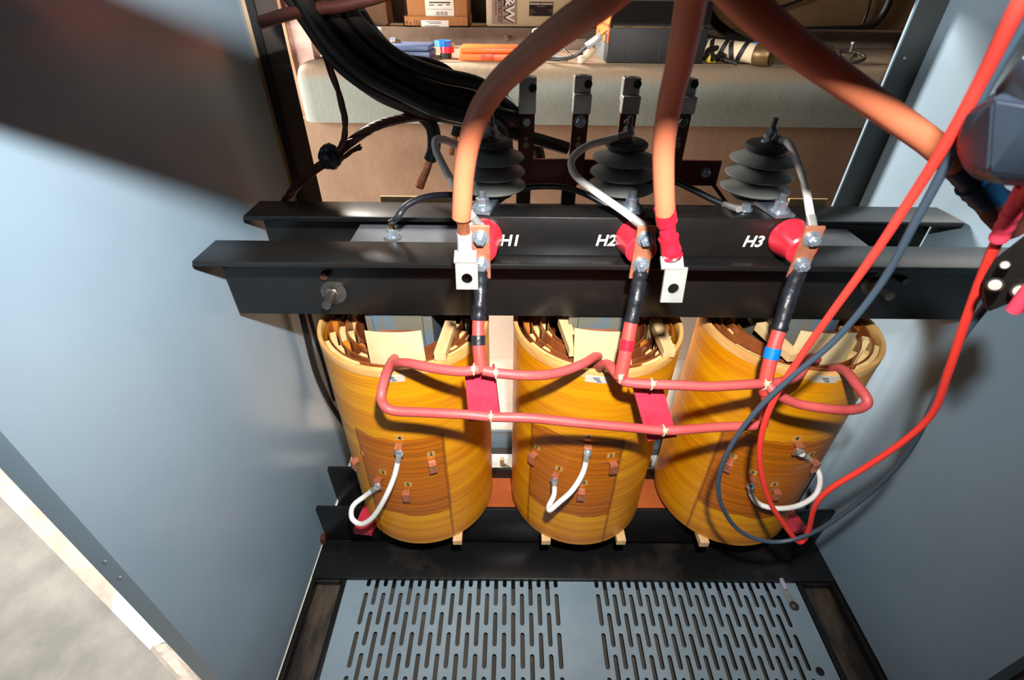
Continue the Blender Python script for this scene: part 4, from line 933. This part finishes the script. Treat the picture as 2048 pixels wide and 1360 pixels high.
# brown bag left
bm = B(); a, b = at(722, 50, Y=2.56), at(778, 50, Y=2.56)
box(bm, a.x, b.x, 2.54, 2.66, RZ, RZ+.21, bev=.012)
for v in bm.verts: v.co.x += random.uniform(-.006, .006); v.co.y += random.uniform(-.008, .008)
solo('paper_bag', bm, CARDD, 'crumpled dark brown paper bag left of the cardboard boxes', 'bag')
# beige enclosure
a, b = at(973, 56, Y=2.53), at(1196, 56, Y=2.53)
gb = thing('control_box', 'beige metal control box with a dark nameplate behind the orange case', 'control box', ((a.x+b.x)/2, 2.62, RZ))
bm = B(); box(bm, a.x, b.x, 2.53, 2.72, RZ+.002, RZ+.42, bev=.012); part('housing', bm, BEIGE, gb)
yq = 2.5295
p0, p1 = at(984, 48, Y=yq), at(1034, -45, Y=yq); bm = B(); box(bm, p0.x, p1.x, yq-.001, yq+.001, p0.z, p1.z); sk = part('sticker', bm, STICK, gb, False)
def vtext(s, size, m, u, v, parent, bold=0, ext=.0003, dy=.0016, dx=0, al='RIGHT'):
    M_ = Matrix.Translation(at(u, v, Y=yq-dy)+Vector((dx, 0, 0))) @ facing((0, 0, 0), (0, 0, -1), (1, 0, 0))
    return text('lettering', s, size, m, parent, M_, ext=ext, bold=bold, align=al)
vtext('G&W', .056, INK, 1016, 44, sk, bold=.0028)
vtext('G&W', .056, PAPER, 1019, 44, sk, bold=.0012, dy=.0024)
vtext('ELECTRIC CO', .0155, INK, 998.5, 44, sk, bold=.0002)
vtext('BLUE ISLAND ILL', .0105, INK, 991.5, 32, sk)
p0, p1 = at(1003, 48, Y=yq-.0014), at(1003.8, -45, Y=yq-.0014); bm = B(); box(bm, p0.x, p1.x, yq-.0016, yq-.0008, p0.z, p1.z); part('rule', bm, INK, sk, False)
p0, p1 = at(1058, 32, Y=yq), at(1106, 4, Y=yq); bm = B(); box(bm, p0.x, p1.x, yq-.0016, yq+.001, p0.z, p1.z); npl = part('nameplate', bm, PLATE, gb, False)
text('lettering', 'WISCONSIN GENERATION', .0082, PAPER, npl, Matrix.Translation(at(1082, 8, Y=yq-.002)) @ XM, bold=.0002, ext=.0002)
for u0, u1, v in ((1074, 1090, 12.5), (1060, 1067, 19.5), (1098, 1104, 19.5), (1060, 1071, 24), (1101, 1104, 24), (1060, 1064, 28.5)):
    q0, q1 = at(u0, v, Y=yq-.002), at(u1, v+.9, Y=yq-.002); bm = B(); box(bm, q0.x, q1.x, yq-.0022, yq-.0014, q1.z, q0.z); part('printed_line', bm, STICK, npl, False)
# dark gear behind between boxes
bm = B(); a, b = at(776, 50, Y=2.7), at(812, 50, Y=2.7); box(bm, a.x, b.x, 2.68, 2.8, RZ, RZ+.3, bev=.01); solo('dark_case', bm, GASKET, 'black upright case between the paper bag and the cardboard boxes', 'case')
bm = B(); a, b = at(941, 50, Y=2.75), at(976, 50, Y=2.75); box(bm, a.x, b.x, 2.75, 2.85, RZ, RZ+.3, bev=.01); solo('dark_case', bm, GASKET, 'black case between the cardboard boxes and the beige control box', 'case')
# blue case
def case(name, u0, u1, v, dep, hgt, m, label, cat, rz=0, bevel=.008):
    a, b = onl(u0, v), onl(u1, v); root = thing(name, label, cat, ((a.x+b.x)/2, a.y+dep/2, LZ)); w = b.x-a.x
    M_ = Matrix.Translation((a.x, a.y, LZ)) @ Matrix.Rotation(rz, 4, 'Z')
    bm = B(); box(bm, 0, w, 0, dep, 0, hgt*.55, M_, bev=bevel*.6); part('base', bm, m, root)
    bm = B(); box(bm, .002, w-.002, .002, dep-.002, hgt*.56, hgt, M_, bev=bevel); part('lid', bm, m, root)
    return root, M_, w
bc, MB_, wB = case('blue_case', 760, 862, 117, .13, .042, BCASE, 'blue plastic case lying on the ledge at the left', 'case', -.05)
oc, MO, wO = case('orange_case', 918, 1040, 122, .12, .042, OCASE, 'orange plastic case lying on the ledge behind the first orange cable', 'case')
bm = B(); box(bm, wO*.36, wO*.56, -.004, .002, .004, .024, MO, bev=.002); part('latch', bm, OCASED, oc)
# tape rolls
def roll(u, v, z0, r, h, m, label):
    p = onl(u, v); bm = B(); lathe(bm, [(r*.55, 0), (r, 0), (r, h), (r*.55, h), (r*.55, 0)], 28, Matrix.Translation((p.x, p.y+r, LZ+z0)), cap=False)
    solo('tape_roll', bm, m, label, 'tape roll', 'stacked rolls of electrical tape')
roll(891, 118, 0, .021, .018, TBLK, 'black tape roll at the bottom of the small stack')
roll(894, 118, .018, .025, .019, REDTAPE, 'red tape roll in the middle of the small stack')
roll(886, 118, .037, .030, .018, BLUET, 'blue tape roll on top of the small stack')
# lamps/bulbs on the blue case
p = at(752, 72, Y=2.12)
ff = thing('pipe_fitting', 'white plastic fitting with a blue ring lying among the cables', 'fitting', p)
bm = B(); cyl(bm, at(735, 62, Y=2.12), at(760, 72, Y=2.12), .022, 18, .026); part('body', bm, PAINTW, ff)
bm = B(); cyl(bm, at(724, 56, Y=2.12), at(736, 62, Y=2.12), .019, 18); part('blue_ring', bm, INKB, ff)
p = at(786, 82, Y=2.1)
gl_ = thing('glass_bulb', 'small clear glass bulb on the blue case', 'bulb', p)
bm = B(); bmesh.ops.create_uvsphere(bm, u_segments=16, v_segments=10, radius=.013, matrix=Matrix.Translation(p)); part('glass', bm, mat('clear_glass', (1, 1, 1, 1), .05, trans=.9), gl_)
bm = B(); cyl(bm, p+Vector((.008, 0, 0)), p+Vector((.026, 0, -.004)), .008, 12); part('base', bm, BRASS, gl_)
# dry leaves
for k, (u, v) in enumerate(((918, 84), (905, 92), (1003, 100), (960, 98))):
    p = at(u, v, Z=LZ+.006); bm = B(); n = 8
    vs = [bm.verts.new((p.x+(.03 if k == 0 else .014)*math.cos(a)*random.uniform(.6, 1.2), p.y+.02*math.sin(a), p.z+random.uniform(-.005, .03 if k == 0 else .012))) for a in [2*math.pi*j/n for j in range(n)]]
    c = bm.verts.new((p.x, p.y, p.z+.004))
    for j in range(n): bm.faces.new((vs[j], vs[(j+1) % n], c))
    bmesh.ops.solidify(bm, geom=bm.faces[:], thickness=.001)
    solo('dry_leaf', bm, LEAF, ('large curled brown leaf behind the tape rolls', 'small leaf scrap left of the orange case', 'leaf scrap above the right end of the orange case', 'leaf scrap behind the orange case')[k], 'leaf', 'dry leaves on the ledge', False)
# orange and black tool chest
a, b = onl(1212, 127), onl(1400, 127)
tc = thing('tool_chest', 'large black tool chest with an orange end panel', 'tool chest', ((a.x+b.x)/2, a.y+.13, LZ))
x0, x1, y0 = a.x, b.x, a.y; y1 = y0+.28; zm = at(1212, 52, Y=y0).z; zt = at(1212, 1, Y=y0).z
bm = B(); box(bm, x0, x1, y0, y1, LZ, zm-.002, bev=.006); part('base', bm, TBLK, tc)
bm = B(); prism(bm, [(x0, zm), (x1, zm), (x1-.004, zt), (x0+.012, zt)], y0+.002, y1); part('lid', bm, TBLK, tc, False)
zmid = at(1212, 87, Y=y0).z
bm = B(); box(bm, x0-.004, x0+.002, y0+.004, y1, zmid, zm+.006, bev=.001); prism(bm, [(x0-.003, zm+.006), (x0+.004, zm+.006), (x0+.014, zt), (x0+.007, zt)], y0+.004, y1); eo = part('orange_end', bm, OCASE, tc, False)
bm = B(); box(bm, x0-.006, x0-.002, y0+.0, y1, zm-.004, zm+.004); part('hinge_rib', bm, OCASED, eo, False)
bm = B(); box(bm, x0-.0055, x0-.003, y0+.012, y0+.05, zm-.05, zm-.022); part('latch_slot', bm, INK, eo, False)
bm = B(); box(bm, x0-.0055, x0-.003, y0+.19, y0+.235, zm-.045, zm-.025); part('latch_slot', bm, CARDD, eo, False)
bm = B(); box(bm, x0-.001+.006, x0+.0075, y0+.05, y0+.12, zm+.035, zm+.06); part('label', bm, PAPER, eo, False)
for k in range(8):
    bm = B(); box(bm, x0-.005, x0, y0+.06+k*.028, y0+.07+k*.028, LZ+.004, zmid-.002); part('grip_rib', bm, SILIC, tc, False)
bm = B(); box(bm, x0+.01, x1-.02, y0-.002, y0, zm-.004, zm+.001); part('lid_seam', bm, BRASS, tc, False)
for f in (.16, .53):
    bm = B(); box(bm, x0+(x1-x0)*f, x0+(x1-x0)*f+.003, y0-.002, y0, LZ+.01, zm-.02); part('panel_groove', bm, SILICD, tc, False)
# plug and cords in front
p0, p1 = at(1172, 100, Y=1.93), at(1202, 78, Y=1.93)
pg = thing('cord_plug', 'grey metal plug on a black cord leaning on the tool chest', 'plug', p0)
bm = B(); box(bm, -.016, .016, -.010, .010, 0, (p1-p0).length, frame(p0+Vector((0, 0, .01)), p1-p0), bev=.002); part('body', bm, LUG, pg)
bm = B(); d = (p1-p0).normalized()
for k in (-1, 1): cyl(bm, p1+Vector((0, 0, .01))+Vector((k*.005, 0, k*.005)), p1+Vector((0, 0, .01))+d*.018+Vector((k*.005, 0, k*.005)), .002, 6)
part('prong', bm, BRASS, pg)
bm = B(); tube(bm, spline([p0+Vector((0, 0, .012))]+pts((1150, 112, 1.93), (1125, 118, 1.94), (1095, 118, 1.95), (1080, 112, 1.97)), 6), .0055, 8); part('cord', bm, KCAB, pg)
cg = 'thin cords on the ledge'
cable('extension_cord', pts((1118, 90, 2.1), (1130, 100, 2.06), (1145, 112, 2.0), (1165, 108, 2.02)), .004, KCAB, 'thin black cord curving left of the plug', 'cord', cg)
cable('extension_cord', pts((1085, 108, 2.02), (1110, 112, 1.99), (1135, 119, 1.965)), .007, SILIC, 'dark tool shaft lying between the orange cable and the plug', 'cord', cg)
bm = B(); tube(bm, spline(pts((1185, 100, 1.98), (1176, 108, 1.965), (1166, 118, 1.955), (1158, 119, 1.95)), 5), lambda t: .010+.004*abs(math.sin(t*6)), 12, wob=.05); solo('rolled_cloth', bm, SOCK, 'small cream rolled cloth beside the tool chest', 'cloth')
p = at(1155, 84, Y=2.35); bm = B(); box(bm, p.x-.05, p.x+.04, p.y, p.y+.04, LZ, LZ+.035, bev=.003); solo('wood_offcut', bm, RAIL, 'pale wooden offcut behind the plug', 'offcut')
cable('white_ring', pts((1078, 66, 2.3), (1072, 72, 2.3), (1066, 62, 2.3), (1074, 58, 2.3), (1082, 60, 2.3)), .004, PAPER, 'small white loop peeking out behind the first orange cable', 'loop')
# tape measure, lantern, strap
p = at(1424, 126, Z=LZ); tm = thing('tape_measure', 'small yellow tape measure on the ledge', 'tape measure', p)
bm = B(); box(bm, p.x-.018, p.x+.014, p.y, p.y+.03, LZ, LZ+.022, bev=.006); part('body', bm, YEL, tm)
bm = B(); box(bm, p.x-.008, p.x+.006, p.y-.002, p.y+.004, LZ+.004, LZ+.012, bev=.001); part('window', bm, TBLK, tm)
fl_ = thing('cylinder_lamp', 'brass and cream hand lamp wrapped in a black strap lying on the ledge', 'lamp', at(1500, 125, Z=LZ))
a = at(1545, 111, Z=LZ+.034); b = a+Vector((-.16, .15, .004))
d = (b-a).normalized()
bm = B(); lathe(bm, [(.026, 0), (.031, .002), (.031, .006), (.033, .01), (.033, .055), (.031, .058)], 28, frame(a, d)); part('brass_cap', bm, BRASS, fl_)
bm = B(); lathe(bm, [(.028, 0), (.024, .002), (.012, .0025), (.012, 0)], 24, frame(a-d*.0035, d)); part('end_ring', bm, DULL, fl_)
bm = B(); lathe(bm, [(.031, 0), (.031, .17)], 28, frame(a+d*.058, d)); part('barrel', bm, SOCK, fl_)
for k in range(4):
    c = a+d*(.095+.035*k); bm = B(); lathe(bm, [(.0315, 0), (.0355, .002), (.0355, .014), (.0315, .016)], 24, frame(c, (d+Vector((.0, -.25, .3*(-1)**k))).normalized())); part('strap', bm, TBLK, fl_)
bm = B(); c = a+d*.064+Vector((0, -.006, .031)); box(bm, c.x-.008, c.x+.006, c.y-.004, c.y+.006, c.z-.003, c.z+.003); part('blue_mark', bm, BLUET, fl_)
bm = B(); tube(bm, spline(pts((1412, 112, 1.98), (1418, 100, 2.0), (1440, 96, 2.02), (1460, 100, 2.02), (1440, 112, 1.99), (1425, 116, 1.97)), 6), .009, 10); solo('strap_loop', bm, TBLK, 'black strap loop above the yellow tape measure', 'strap')
bm = B(); tube(bm, spline(pts((1470, 112, 1.98), (1455, 108, 2.0), (1450, 118, 1.97), (1475, 126, 1.94)), 6), .007, 8); solo('strap_loop', bm, TBLK, 'black strap tail left of the hand lamp', 'strap')
cable('power_hose', pts((1395, 60, 2.2), (1410, 78, 2.15), (1445, 86, 2.13), (1480, 84, 2.15), (1500, 92, 2.15)), .018, KCAB, 'thick black hose lying right of the tool chest', 'hose', 'black hoses')
cable('power_hose', pts((1398, -20, 2.2), (1412, 15, 2.2), (1430, 45, 2.2), (1455, 66, 2.2), (1485, 84, 2.2)), .018, KCAB, 'thick black hose descending beside the second orange cable', 'hose', 'black hoses')
cable('yellow_handle', pts((1575, 120, 1.97), (1600, 122, 1.98), (1640, 126, 1.98)), .010, YEL, 'dull yellow handle behind the third orange cable', 'handle')
p = at(1703, 128, Z=LZ)
cs = thing('beam_clamp', 'rusty steel beam clamp on the ledge near the right post', 'clamp', p)
bm = B(); tube(bm, spline([p+Vector(v) for v in ((-.03, .02, .012), (-.03, .05, .03), (.0, .05, .034), (.035, .03, .03), (.04, 0, .018), (.01, -.008, .01), (-.03, .02, .012))], 5), .0055, 8); part('hoop', bm, DULL, cs)
bm = B(); tube(bm, spline([p+Vector(v) for v in ((-.01, 0, .008), (.01, .02, .03), (.03, .04, .02))], 5), .005, 8); cyl(bm, p+Vector((-.002, .03, .034)), p+Vector((-.002, .03, .06)), .005, 10); hexhead(bm, p+Vector((-.002, .03, .056)), (0, 0, 1), .009, .01); part('screw', bm, DULL, cs)
cable('shackle', [at(1655, 100, Y=2.2)+Vector(v) for v in ((-.03, 0, -.03), (-.025, 0, .0), (0, 0, .012), (.022, 0, .0), (.024, 0, -.02))], .006, BRASS, 'round brass shackle behind the third orange cable', 'shackle')
cable('wall_conduit', pts((1790, -30, 3.05), (1770, 20, 3.05), (1750, 45, 3.05), (1720, 58, 3.05), (1670, 60, 3.05), (1600, 62, 3.05)), .02, KCAB, 'dark cable bending along the rear wall near the right post', 'conduit', 'wall cables')
cable('wall_conduit', pts((1745, -30, 3.06), (1735, 20, 3.06), (1722, 55, 3.06)), .009, KCAB, 'thin dark cable hanging on the rear wall', 'conduit', 'wall cables')
cable('wall_conduit', pts((1540, 20, 3.05), (1580, 8, 3.05), (1620, -8, 3.05)), .008, KCAB, 'thin slanting wire on the rear wall between orange cables', 'conduit', 'wall cables')
# cream offcuts behind the rear beam
for u0, u1, v0, v1, lab in ((760, 905, 393, 404, 'cream board edge behind the rear clamp beam on the left'), (1580, 1652, 398, 412, 'cream board edge behind the rear clamp beam on the right')):
    a, b = at(u0, v0, Y=1.15), at(u1, v1, Y=1.15); bm = B(); box(bm, a.x, b.x, 1.15, 1.158, .62, a.z, bev=.001); solo('board_offcut', bm, WOOD, lab, 'board', 'cream boards behind the clamp', False)
